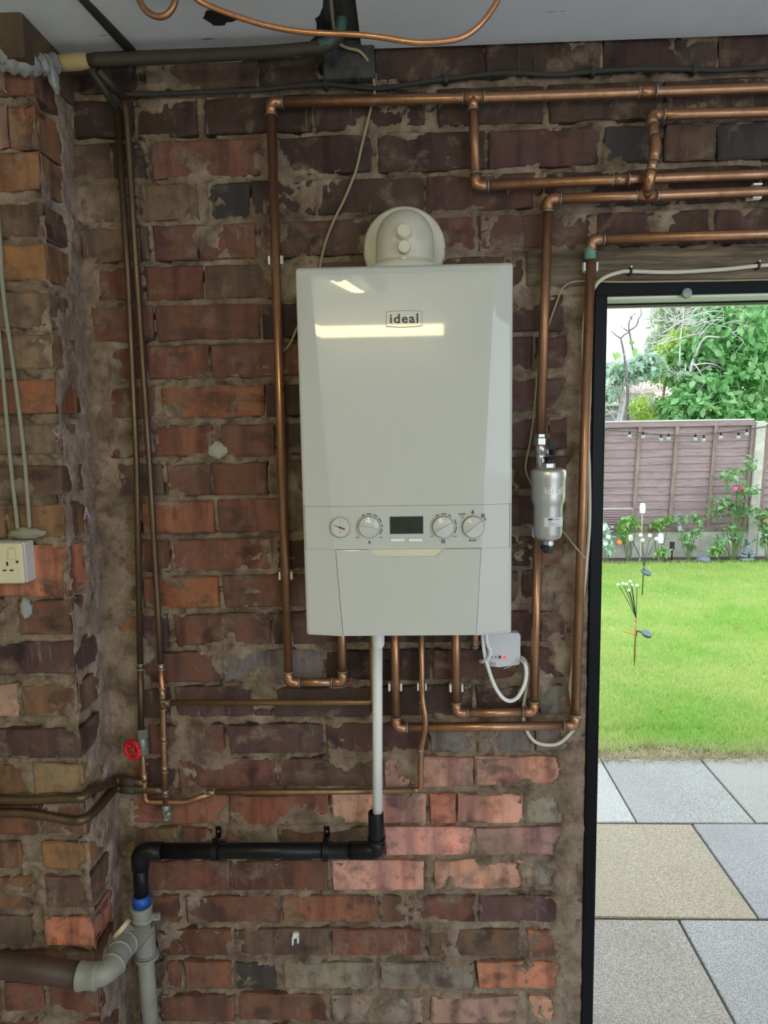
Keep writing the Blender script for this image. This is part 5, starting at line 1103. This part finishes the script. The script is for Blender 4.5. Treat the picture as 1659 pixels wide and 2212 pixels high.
# ornaments
M_STONE = mat('grey_cast_stone', (.17, .20, .20), .8); _t = NT(M_STONE); _t.base(_t.ramp(_t.noise(22, 5), [(.35, (.11, .135, .14)), (.7, (.26, .29, .285))]))
def ell(bm, c, rx, ry, rz, M=None, n=14):
    bmesh.ops.create_uvsphere(bm, u_segments=n, v_segments=10, radius=1, matrix=Matrix.Translation(c) @ (M or Matrix()) @ Matrix.Diagonal((rx, ry, rz, 1)))
y = FY-.26; c = P(1613, 1197, y); c.z = .004; st = thing('garden_statue', 'small grey stone seated figure by the concrete fence post', 'statue', c)
bm = B(); lathe(bm, [(.085, 0), (.09, .012), (.075, .03), (.06, .034)], Matrix.Translation(c), 20); obj('plinth', bm, M_STONE, st)
bm = B(); cb = c+Vector((0, 0, .034)); ell(bm, cb+Vector((0, 0, .075)), .058, .045, .075)
for s in (-1, 1):
    sweep(bm, [cb+Vector((s*.035, 0, .018)), cb+Vector((s*.082, -.02, .022)), cb+Vector((s*.02, -.065, .018))], .024, 10, True, [.028, .025, .018])
    sweep(bm, [cb+Vector((s*.05, 0, .115)), cb+Vector((s*.068, -.012, .072)), cb+Vector((s*.015, -.055, .045))], .018, 10, True, [.020, .016, .012])
ell(bm, cb+Vector((0, 0, .145)), .02, .02, .02); bmesh.ops.recalc_face_normals(bm, faces=bm.faces[:]); obj('seated_body', bm, M_STONE, st, True)
bm = B(); hd = cb+Vector((0, -.004, .182)); ell(bm, hd, .031, .033, .038); ell(bm, hd+Vector((0, .004, .034)), .017, .017, .018); ell(bm, hd+Vector((0, -.033, -.004)), .005, .007, .010)
for s in (-1, 1): ell(bm, hd+Vector((s*.031, .002, -.006)), .005, .008, .017)
obj('head', bm, M_STONE, st, True)
c = P(1521, 1196, FY-.3); c.z = .02; bm = B(); bmesh.ops.create_icosphere(bm, subdivisions=3, radius=1)
for v in bm.verts: n_ = 1+.3*mnoise.noise(v.co*1.8); v.co = Vector((c.x+v.co.x*.085*n_, c.y+v.co.y*.07*n_, c.z+v.co.z*.045*n_))
tag(obj('garden_stone', bm, mat('blue_grey_stone', (.15, .18, .22), .7), None, True), 'rounded blue-grey stone lying at the foot of the fence board', 'stone')
c = P(1468, 1139, FY-.05); c.z = Z0f-.02; ow = thing('bird_ornament', 'small pale bird ornament perched on the concrete board of the fence', 'ornament', c)
bm = B(); ell(bm, c+Vector((0, 0, .045)), .026, .024, .045); sweep(bm, [c+Vector((.015, 0, .03)), c+Vector((.05, 0, .01))], .012, 8, True, [.016, .006]); obj('bird_body', bm, mat('pale_resin', (.55, .60, .60), .6), ow, True)
bm = B(); ell(bm, c+Vector((-.004, -.004, .095)), .019, .019, .02); lathe(bm, [(.005, 0), (.0005, .014)], axisM(c+Vector((-.008, -.02, .094)), (-.3, -1, -.1)), 8); obj('bird_head', bm, mat('grey_resin', (.33, .40, .42), .6), ow, True)

# ---------------------------------------------------------------- plants
LEAF_V = np.array([(0, 0, 0), (.28, .32, .06), (.0, .38, -.02), (-.28, .32, .06), (.26, .68, .02), (0, .72, -.05), (-.26, .68, .02), (0, 1.05, -.10)], float)
LEAF_F = [(0, 1, 2), (0, 2, 3), (1, 4, 5, 2), (2, 5, 6, 3), (4, 7, 5), (5, 7, 6)]
TRI = np.array([(0, 1, 2), (0, 2, 3), (1, 4, 5), (1, 5, 2), (2, 5, 6), (2, 6, 3), (4, 7, 5), (5, 7, 6)])
def rotm(n, r, droop=.5):
    yaw = r.random(n)*2*np.pi; pit = (r.random(n)-.5)*2.2-droop; rol = (r.random(n)-.5)*1.6
    cy, sy, cp, sp, cr, sr = np.cos(yaw), np.sin(yaw), np.cos(pit), np.sin(pit), np.cos(rol), np.sin(rol)
    z = np.zeros(n); o = np.ones(n)
    Rz = np.stack([cy, -sy, z, sy, cy, z, z, z, o], -1).reshape(n, 3, 3); Rx = np.stack([o, z, z, z, cp, -sp, z, sp, cp], -1).reshape(n, 3, 3); Ry = np.stack([cr, z, sr, z, o, z, -sr, z, cr], -1).reshape(n, 3, 3)
    return Rz @ Rx @ Ry
def foliage(name, parent, pts, size, m, seed, droop=.5, width=1.0):
    r = np.random.default_rng(seed); n = len(pts); s = size*(.6+.8*r.random(n)); L = LEAF_V*np.array([width, 1, 1])
    V = np.einsum('nij,vj->nvi', rotm(n, r, droop), L)*s[:, None, None]+pts[:, None, :]
    F = (TRI[None]+np.arange(n)[:, None, None]*8).reshape(-1, 3)
    o = bpy.data.objects.new(name, np_mesh(name, V.reshape(-1, 3), F, m, False)); link(o, parent); o['kind'] = 'stuff'; return o
def blob(n, c, rad, seed, shell_=.35, clumps=0):
    r = np.random.default_rng(seed); d = r.normal(size=(n, 3)); d /= np.linalg.norm(d, axis=1)[:, None]; q = (shell_+(1-shell_)*r.random(n))**.6
    p = d*q[:, None]*np.array(rad)
    if clumps:
        k = r.normal(size=(clumps, 3)); k /= np.linalg.norm(k, axis=1)[:, None]; k *= np.array(rad)*.86; w = r.integers(0, clumps, n); p = np.where((r.random(n) < .72)[:, None], k[w]+r.normal(size=(n, 3))*np.array(rad)*.17, p)
    p = p+np.array(c); return p
leaf_me = {}
def big_leaves(parent, pts, size, m, seed, droop=.5, width=1.0):
    """leaves that can be picked apart: one object each, sharing one mesh"""
    key = (m.name, width)
    if key not in leaf_me:
        me = bpy.data.meshes.new('leaf'); me.from_pydata([tuple(v) for v in LEAF_V*np.array([width, 1, 1])], [], LEAF_F); me.materials.append(m); me.polygons.foreach_set('use_smooth', [True]*6); leaf_me[key] = me
    r = np.random.default_rng(seed); R_ = rotm(len(pts), r, droop)
    for p, rm in zip(pts, R_):
        o = bpy.data.objects.new('leaf', leaf_me[key]); COL.objects.link(o); o.parent = parent; o.matrix_parent_inverse = Matrix.Translation(parent.location).inverted()
        s = size*(.75+.5*r.random()); o.matrix_basis = Matrix.Translation(p) @ Matrix(rm.tolist()).to_4x4() @ Matrix.Diagonal((s, s, s, 1))
def branches(name, parent, paths, m):
    bm = B()
    for pts, r0, r1 in paths:
        q = spline(pts, 5); sweep(bm, q, r0, 6, True, [r0+(r1-r0)*i/(len(q)-1) for i in range(len(q))])
    return obj(name, bm, m, parent, True)
V_GLOSS = veg('glossy_leaf', (.17, .44, .13), (.38, .62, .28), .25, .4, 4); V_LIGHT = veg('yellow_green_leaf', (.44, .62, .12), (.60, .72, .22), .5, .4, 5); V_MID = veg('mid_green_leaf', (.24, .46, .12), (.40, .58, .2), .5, .35, 5)
V_TEAL = veg('blue_green_leaf', (.42, .62, .46), (.60, .74, .60), .5, .35, 5); V_ROSE = veg('rose_leaf', (.16, .36, .13), (.32, .50, .22), .45, .3, 7); V_FERN = veg('grey_green_frond', (.54, .58, .46), (.42, .54, .28), .7, .35, 4)
M_TWIG = mat('pale_bare_twig', (.60, .56, .54), .9); M_TWIGD = mat('dark_bare_twig', (.16, .13, .14), .9); M_TRUNK = mat('tan_stem', (.42, .28, .16), .9); M_STEMG = mat('green_stem', (.12, .17, .06), .8)
def twig_tree(seed, start, n, spread, r0, rise=.5, L=.35, gen=3):
    r = random.Random(seed); out = []
    def grow(p, d, l, rr, g):
        q = [p]
        for i in range(4):
            d = (d+Vector((r.uniform(-.3, .3), r.uniform(-.3, .3), r.uniform(-.25, .3)))).normalized(); q.append(q[-1]+d*l/4)
        out.append((q, rr, rr*.5))
        if g:
            for k_ in range(r.choice((2, 3))):
                i = r.randint(1, 4); grow(q[i], (d+Vector((r.uniform(-1, 1), r.uniform(-1, 1), r.uniform(-.7, .9)))).normalized(), l*r.uniform(.55, .85), rr*.6, g-1)
    for i in range(n): grow(Vector(start(r)), Vector((r.uniform(-spread, spread), r.uniform(-spread, spread), rise)).normalized(), L*r.uniform(.7, 1.3), r0, gen)
    return out
# big glossy shrub behind the fence
Y1 = 8.6
sc_ = P(1600, 790, Y1); sh = thing('evergreen_shrub', 'large glossy-leaved evergreen shrub behind the fence near its concrete post', 'shrub', (sc_.x+.3, Y1, 0))
cs = [(1640, 700, 8.5, .75, .6, .6), (1570, 760, 8.5, .62, .5, .6), (1640, 830, 8.2, .7, .4, .5), (1530, 850, 8.2, .42, .35, .36), (1490, 885, 8.0, .36, .25, .22), (1600, 890, 8.0, .6, .3, .28), (1510, 790, 8.6, .42, .3, .4), (1700, 760, 8.4, .7, .5, .9), (1560, 690, 8.8, .5, .4, .4)]
allp = []
for i, (px, py, yy, a_, b_, c_) in enumerate(cs): allp.append(blob(620, P(px, py, yy), (a_, b_, c_), 700+i, .55, 16))
allp.append(blob(2600, P(1610, 760, 9.15), (1.15, .25, .95), 730, .0)); allp.append(blob(900, P(1560, 870, 8.9), (.8, .2, .35), 731, .0)); allp = np.concatenate(allp); fr_ = allp[allp[:, 1] < 8.25]; np.random.default_rng(3).shuffle(fr_)
foliage('foliage', sh, allp, .105, V_GLOSS, 71, .6, 1.15)
vis = [p for p in fr_ if 4.1 > p[0]*0+p[0]-(0) > 3.3 and p[2] > 1.6][:150]
big_leaves(sh, vis, .12, V_GLOSS, 72, .6, 1.15)
branches('stem', sh, [([(P(x0, 915, 8.6)), P(x1, 880, 8.6), P(x2, 830, 8.6)], .035, .02) for x0, x1, x2 in ((1625, 1634, 1650), (1600, 1592, 1575), (1645, 1655, 1640), (1560, 1575, 1600))], M_TRUNK)
# yellow-green bush in the middle
sc_ = P(1450, 860, 8.9); b2 = thing('garden_bush', 'yellow-green small-leaved bush above the middle of the fence', 'bush', (sc_.x, 8.9, 0))
pp = np.concatenate([blob(900, P(px, py, 8.9), (a_, .3, c_), 800+i, .2) for i, (px, py, a_, c_) in enumerate(((1450, 760, .26, .22), (1475, 740, .28, .24), (1430, 800, .24, .22), (1395, 885, .24, .22), (1480, 815, .25, .3), (1440, 880, .3, .22)))])
foliage('foliage', b2, pp, .055, V_LIGHT, 81, .3, .8)
branches('stem', b2, [([P(1425, 915, 8.8), P(1432, 860, 8.8), P(1440, 800, 8.8), P(1436, 760, 8.8)], .024, .012), ([P(1432, 915, 8.7), P(1447, 870, 8.7), P(1466, 830, 8.7), P(1468, 790, 8.7)], .022, .010), ([P(1440, 900, 8.7), P(1455, 862, 8.7), P(1470, 848, 8.7)], .02, .012)], M_TRUNK)
# tall feathery conifer behind
sc_ = P(1440, 720, 9.6); b3 = thing('conifer', 'tall grey-green feathery conifer rising behind the bare branches', 'tree', (sc_.x+.4, 9.6, 0))
pp = np.concatenate([blob(1100, P(px, py, 9.6), (a_, .5, c_), 900+i, .1) for i, (px, py, a_, c_) in enumerate(((1450, 680, .28, .5), (1500, 690, .5, .55), (1540, 640, .6, .6), (1425, 760, .20, .3), (1600, 620, .7, .6), (1480, 780, .4, .5)))])
foliage('foliage', b3, pp, .11, V_FERN, 91, -.6, .42)
branches('trunk', b3, [([(sc_.x+.5, 9.7, 0), (sc_.x+.5, 9.7, 2), (sc_.x+.55, 9.6, 4)], .07, .03)], M_TRUNK)
# bare branches in front
b4 = thing('bare_tree', 'leafless tree with pale tangled branches above the fence', 'tree', tuple(P(1480, 905, 8.3)*1))
b4.location.z = 0
base_ = P(1470, 930, 8.3)
paths = [([Vector((base_.x, 8.3, 0)), base_, P(1492, 800, 8.3), P(1498, 775, 8.3)], .03, .018), ([P(1498, 775, 8.3), P(1522, 730, 8.25), P(1560, 728, 8.2), P(1600, 710, 8.2), P(1618, 692, 8.2)], .016, .006), ([P(1498, 775, 8.3), P(1505, 740, 8.3), P(1520, 715, 8.3), P(1560, 680, 8.3)], .014, .006), ([P(1490, 790, 8.3), P(1530, 785, 8.2), P(1560, 795, 8.2), P(1578, 810, 8.2)], .013, .005), ([P(1495, 780, 8.3), P(1510, 800, 8.2), P(1525, 828, 8.2)], .011, .005), ([P(1470, 880, 8.2), P(1495, 860, 8.2), P(1520, 830, 8.2)], .012, .005), ([P(1440, 900, 8.2), P(1480, 880, 8.2), P(1505, 858, 8.2)], .012, .005), ([P(1420, 745, 8.4), P(1470, 730, 8.3), P(1530, 715, 8.3)], .010, .005), ([P(1430, 720, 8.4), P(1480, 690, 8.3), P(1540, 672, 8.3), P(1600, 680, 8.3)], .010, .005), ([P(1468, 790, 8.3), P(1470, 730, 8.3), P(1476, 680, 8.3), P(1470, 640, 8.3)], .010, .006)]
branches('branch', b4, paths, M_TWIG)
tw = twig_tree(5, lambda r: P(r.uniform(1440, 1600), r.uniform(650, 730), r.uniform(8.2, 8.5)), 26, 1.2, .008, -.1, .36, 2) + twig_tree(6, lambda r: P(r.uniform(1440, 1520), r.uniform(760, 850), r.uniform(8.2, 8.5)), 9, 1.2, .006, -.3, .3, 2)
o = branches('twigs', b4, tw, M_TWIG); o['kind'] = 'stuff'
# left: light teal-leaved plant over a bare one
b5 = thing('climbing_plant', 'pale blue-green plant over bare stems, left end above the fence', 'plant', (P(1350, 800, 8.4).x, 8.4, 0))
pp = np.concatenate([blob(330, P(px, py, 8.4), (a_, .22, c_), 950+i, .1) for i, (px, py, a_, c_) in enumerate(((1325, 800, .2, .12), (1370, 795, .26, .11), (1410, 800, .22, .10), (1345, 815, .3, .06), (1395, 775, .2, .07), (1315, 850, .12, .08)))])
foliage('foliage', b5, pp, .085, V_TEAL, 96, .5, 1.1)
big_leaves(b5, [P(x, y_, 8.15) for x, y_ in ((1322, 760), (1337, 761), (1360, 745), (1372, 750), (1440, 792), (1425, 790), (1436, 812), (1380, 800), (1350, 805), (1405, 812), (1330, 790))], .13, V_MID, 97, .4, 1.0)
tw = twig_tree(11, lambda r: (P(r.uniform(1300, 1410), 930, 8.3)), 9, .35, .014, 1.0, .55, 3)
branches('bare_stems', b5, tw+[([P(1338, 930, 8.3), P(1352, 860, 8.3), P(1366, 825, 8.3)], .028, .018)], M_TWIG)['kind'] = 'stuff'
b6 = thing('bare_sapling', 'thin dark sapling twigs standing against the white sky', 'tree', (P(1360, 800, 8.2).x, 8.2, 0))
paths = [([P(1352, 800, 8.2), P(1348, 765, 8.2), P(1341, 731, 8.2)], .011, .007), ([P(1341, 731, 8.2), P(1330, 724, 8.2), P(1319, 714, 8.2)], .007, .003), ([P(1341, 731, 8.2), P(1350, 722, 8.2), P(1358, 718, 8.2), P(1358, 705, 8.2)], .008, .005), ([P(1368, 760, 8.2), P(1363, 735, 8.2), P(1358, 705, 8.2), P(1364, 685, 8.2), P(1373, 677, 8.2)], .009, .004), ([P(1360, 714, 8.2), P(1374, 704, 8.2), P(1380, 688, 8.2), P(1385, 679, 8.2), P(1384, 664, 8.2)], .008, .003), ([P(1357, 716, 8.2), P(1346, 708, 8.2), P(1341, 703, 8.2)], .005, .003), ([P(1366, 690, 8.2), P(1360, 683, 8.2)], .005, .003), ([Vector((P(1354, 915, 8.2).x, 8.2, 0)), P(1356, 880, 8.2), P(1352, 800, 8.2)], .013, .010)]
paths = [(q_, a_*1.6, b_*1.8) for q_, a_, b_ in paths]; branches('twig', b6, paths, M_TWIGD)
foliage('young_leaves', b6, np.array([tuple(P(x, y_, 8.2)) for x, y_ in ((1365, 687), (1370, 680), (1382, 684), (1358, 700), (1352, 712), (1347, 706), (1374, 704), (1379, 692), (1344, 712), (1368, 712), (1384, 678), (1362, 720))]), .05, V_TEAL, 99)
b7 = thing('garden_bush', 'small yellow bush with an orange tint just above the left fence top', 'bush', (P(1385, 890, 8.0).x, 8.0, 0))
foliage('foliage', b7, np.concatenate([blob(420, P(1380, 880, 8.0), (.14, .14, .16), 61, .1), blob(200, P(1390, 905, 8.0), (.14, .12, .1), 62, .1)]), .05, V_LIGHT, 63, .2, .7)
b8 = thing('evergreen_shrub', 'dense green shrub behind the fence, hidden from view by the door jamb', 'shrub', (1.4, 8.8, 0))
foliage('foliage', b8, np.concatenate([blob(900, (1.3, 8.8, 1.7), (.8, .5, .9), 1201, .5, 14), blob(700, (.4, 8.9, 1.4), (.7, .5, .8), 1202, .5, 12)]), .11, V_GLOSS, 1203, .5, 1.1); branches('stem', b8, [([(1.4, 8.8, -.02), (1.4, 8.8, .8), (1.3, 8.8, 1.7)], .04, .02)], M_TRUNK)
# neighbour's shed
a_, b_ = P(1250, 930, 11), P(1408, 846, 11)
shd = thing('garden_shed', 'grey weathered shed with a pale roof edge beyond the fence', 'shed', ((a_.x+b_.x)/2, 11.4, 0))
M_SHED = wood('grey_shed_boards', (.22, .22, .24), (.33, .33, .35), (3, 3, 30))
for i in range(12):
    z0_ = i*.16; bm = B(); q = [(a_.x-1.2, 11.0, z0_), (b_.x, 11.0, z0_), (b_.x, 11.02, z0_+.168), (a_.x-1.2, 11.02, z0_+.168)]; va = [bm.verts.new(v) for v in q]; vb = [bm.verts.new((v[0], 11.04, v[2])) for v in q]
    bm.faces.new(va); bm.faces.new(vb[::-1])
    for k_ in range(4): bm.faces.new((va[k_], vb[k_], vb[(k_+1) % 4], va[(k_+1) % 4]))
    bmesh.ops.recalc_face_normals(bm, faces=bm.faces[:]); obj('board', bm, M_SHED, shd)
bm = B(); box(bm, a_.x-1.2, b_.x, 11.05, 13, 0, 1.9); obj('shed_body', bm, M_SHED, shd)
bm = B(); box(bm, a_.x-1.3, b_.x+.08, 10.9, 13.1, 1.92, 1.97, .01, 1); obj('roof', bm, mat('pale_roof_edge', (.62, .60, .60), .7), shd)
hh = thing('house_roof', 'distant reddish roof showing past the bare stems', 'house', (P(1360, 840, 19).x, 19, 0))
a_, b_ = P(1290, 842, 19), P(1415, 800, 19)
bm = B(); box(bm, a_.x-4, b_.x, 19, 24, 0, a_.z+.05); obj('house_wall', bm, mat('pale_house_wall', (.55, .52, .50), .8), hh)
bm = B(); q = [(a_.x-4.2, 18.7, a_.z), (b_.x+.2, 18.7, a_.z), (b_.x+.2, 21.5, b_.z+.25), (a_.x-4.2, 21.5, b_.z+.25)]; va = [bm.verts.new(v) for v in q]; vb = [bm.verts.new((v[0], v[1], v[2]-.12)) for v in q]; bm.faces.new(va); bm.faces.new(vb[::-1])
for k_ in range(4): bm.faces.new((va[k_], vb[k_], vb[(k_+1) % 4], va[(k_+1) % 4]))
bmesh.ops.recalc_face_normals(bm, faces=bm.faces[:]); obj('roof_slope', bm, mat('faded_red_roof', (.50, .36, .33), .8), hh)
# bed plants
def bed_plant(name, label, px, base_py, tops, n, size, m, y, rad, seed, flowers=(), big=0):
    b = P(px, base_py, y); t = thing(name, label, 'plant', (b.x, y, 0)); paths = []; pts = []
    r = random.Random(seed)
    for (x, yy) in tops:
        tp = P(x, yy, y+r.uniform(-.05, .05)); paths.append(([Vector((b.x+r.uniform(-.03, .03), y, -.02)), Vector(((b.x+tp.x)/2+r.uniform(-.03, .03), y, (tp.z)*.5)), tp], .006, .003)); pts.append(blob(n, tp, rad, seed+len(pts), .0))
    branches('stem', t, paths, M_STEMG); pp = np.concatenate(pts); foliage('foliage', t, pp, size, m, seed, .4, .95)
    if big: big_leaves(t, [tuple(p) for p in pp[::max(1, len(pp)//big)]], size*1.5, m, seed+5, .4, 1.0)
    for fx_, fy_, col, rr in flowers:
        p = P(fx_, fy_, y-.06); bm = B()
        for k_ in range(7):
            a = k_*2.4; ell(bm, p+Vector((math.cos(a)*rr*.45, -.004, math.sin(a)*rr*.45)), rr*.55, rr*.4, rr*.45, None, 8)
        ell(bm, p, rr*.5, rr*.5, rr*.5, None, 8); obj('flower', bm, mat('petal_'+str(seed), col, .6), t, True)
    return t
bed_plant('rose_bush', 'tall rose bush with pink blooms in front of the concrete post', 1585, 1200, [(1570, 1030), (1590, 1020), (1605, 1050), (1560, 1080), (1585, 1090), (1622, 1000), (1625, 1060), (1545, 1105), (1600, 1110), (1575, 1140), (1560, 1165), (1620, 1100), (1590, 1160), (1600, 1060)], 26, .062, V_ROSE, FY-.25, (.11, .09, .09), 21, [(1588, 1056, (.62, .12, .25), .03), (1601, 1056, (.55, .05, .14), .03)], 40)
bed_plant('leafy_plant', 'young reddish-tipped plant in the middle of the bed below the fence', 1490, 1202, [(1485, 1160), (1500, 1150), (1475, 1165), (1495, 1180), (1510, 1125), (1500, 1115), (1475, 1120)], 16, .06, V_ROSE, FY-.24, (.08, .07, .06), 31, (), 16)
bed_plant('leafy_plant', 'low bushy plant behind the tall tulip light', 1425, 1150, [(1415, 1130), (1430, 1125), (1445, 1118), (1422, 1138)], 26, .05, V_MID, FY-.12, (.07, .05, .05), 41, (), 12)
bed_plant('leafy_plant', 'light green plant in front of the ribbed panel', 1355, 1200, [(1350, 1125), (1365, 1120), (1340, 1140), (1355, 1150), (1372, 1135), (1345, 1165)], 24, .06, V_MID, FY-.22, (.09, .06, .06), 51, [(1337, 1172, (.85, .25, .06), .035)], 14)
bed_plant('flowering_plant', 'white-flowered plant at the door frame edge of the bed', 1308, 1200, [(1302, 1140), (1312, 1155), (1300, 1175), (1315, 1180)], 30, .06, V_TEAL, FY-.3, (.09, .06, .07), 56, [(1304, 1142, (.85, .85, .82), .03), (1314, 1160, (.85, .85, .82), .03), (1308, 1175, (.85, .85, .82), .03)], 10)
bed_plant('rose_bush', 'red-budded rose beyond the concrete post at the frame edge', 1660, 1200, [(1648, 1110), (1658, 1135), (1650, 1160), (1668, 1100), (1645, 1125)], 26, .06, V_ROSE, FY-.25, (.09, .07, .07), 66, [(1652, 1125, (.75, .12, .06), .025)], 12)
bed_plant('leafy_plant', 'low green clump beside the blue-grey stone', 1555, 1200, [(1548, 1185), (1560, 1188), (1540, 1192)], 26, .05, V_MID, FY-.3, (.07, .05, .04), 76, (), 10)
bed_plant('leafy_plant', 'low green tuft next to the black spike light', 1432, 1202, [(1428, 1188), (1438, 1192), (1420, 1195)], 22, .045, V_MID, FY-.3, (.06, .05, .04), 86, (), 8)
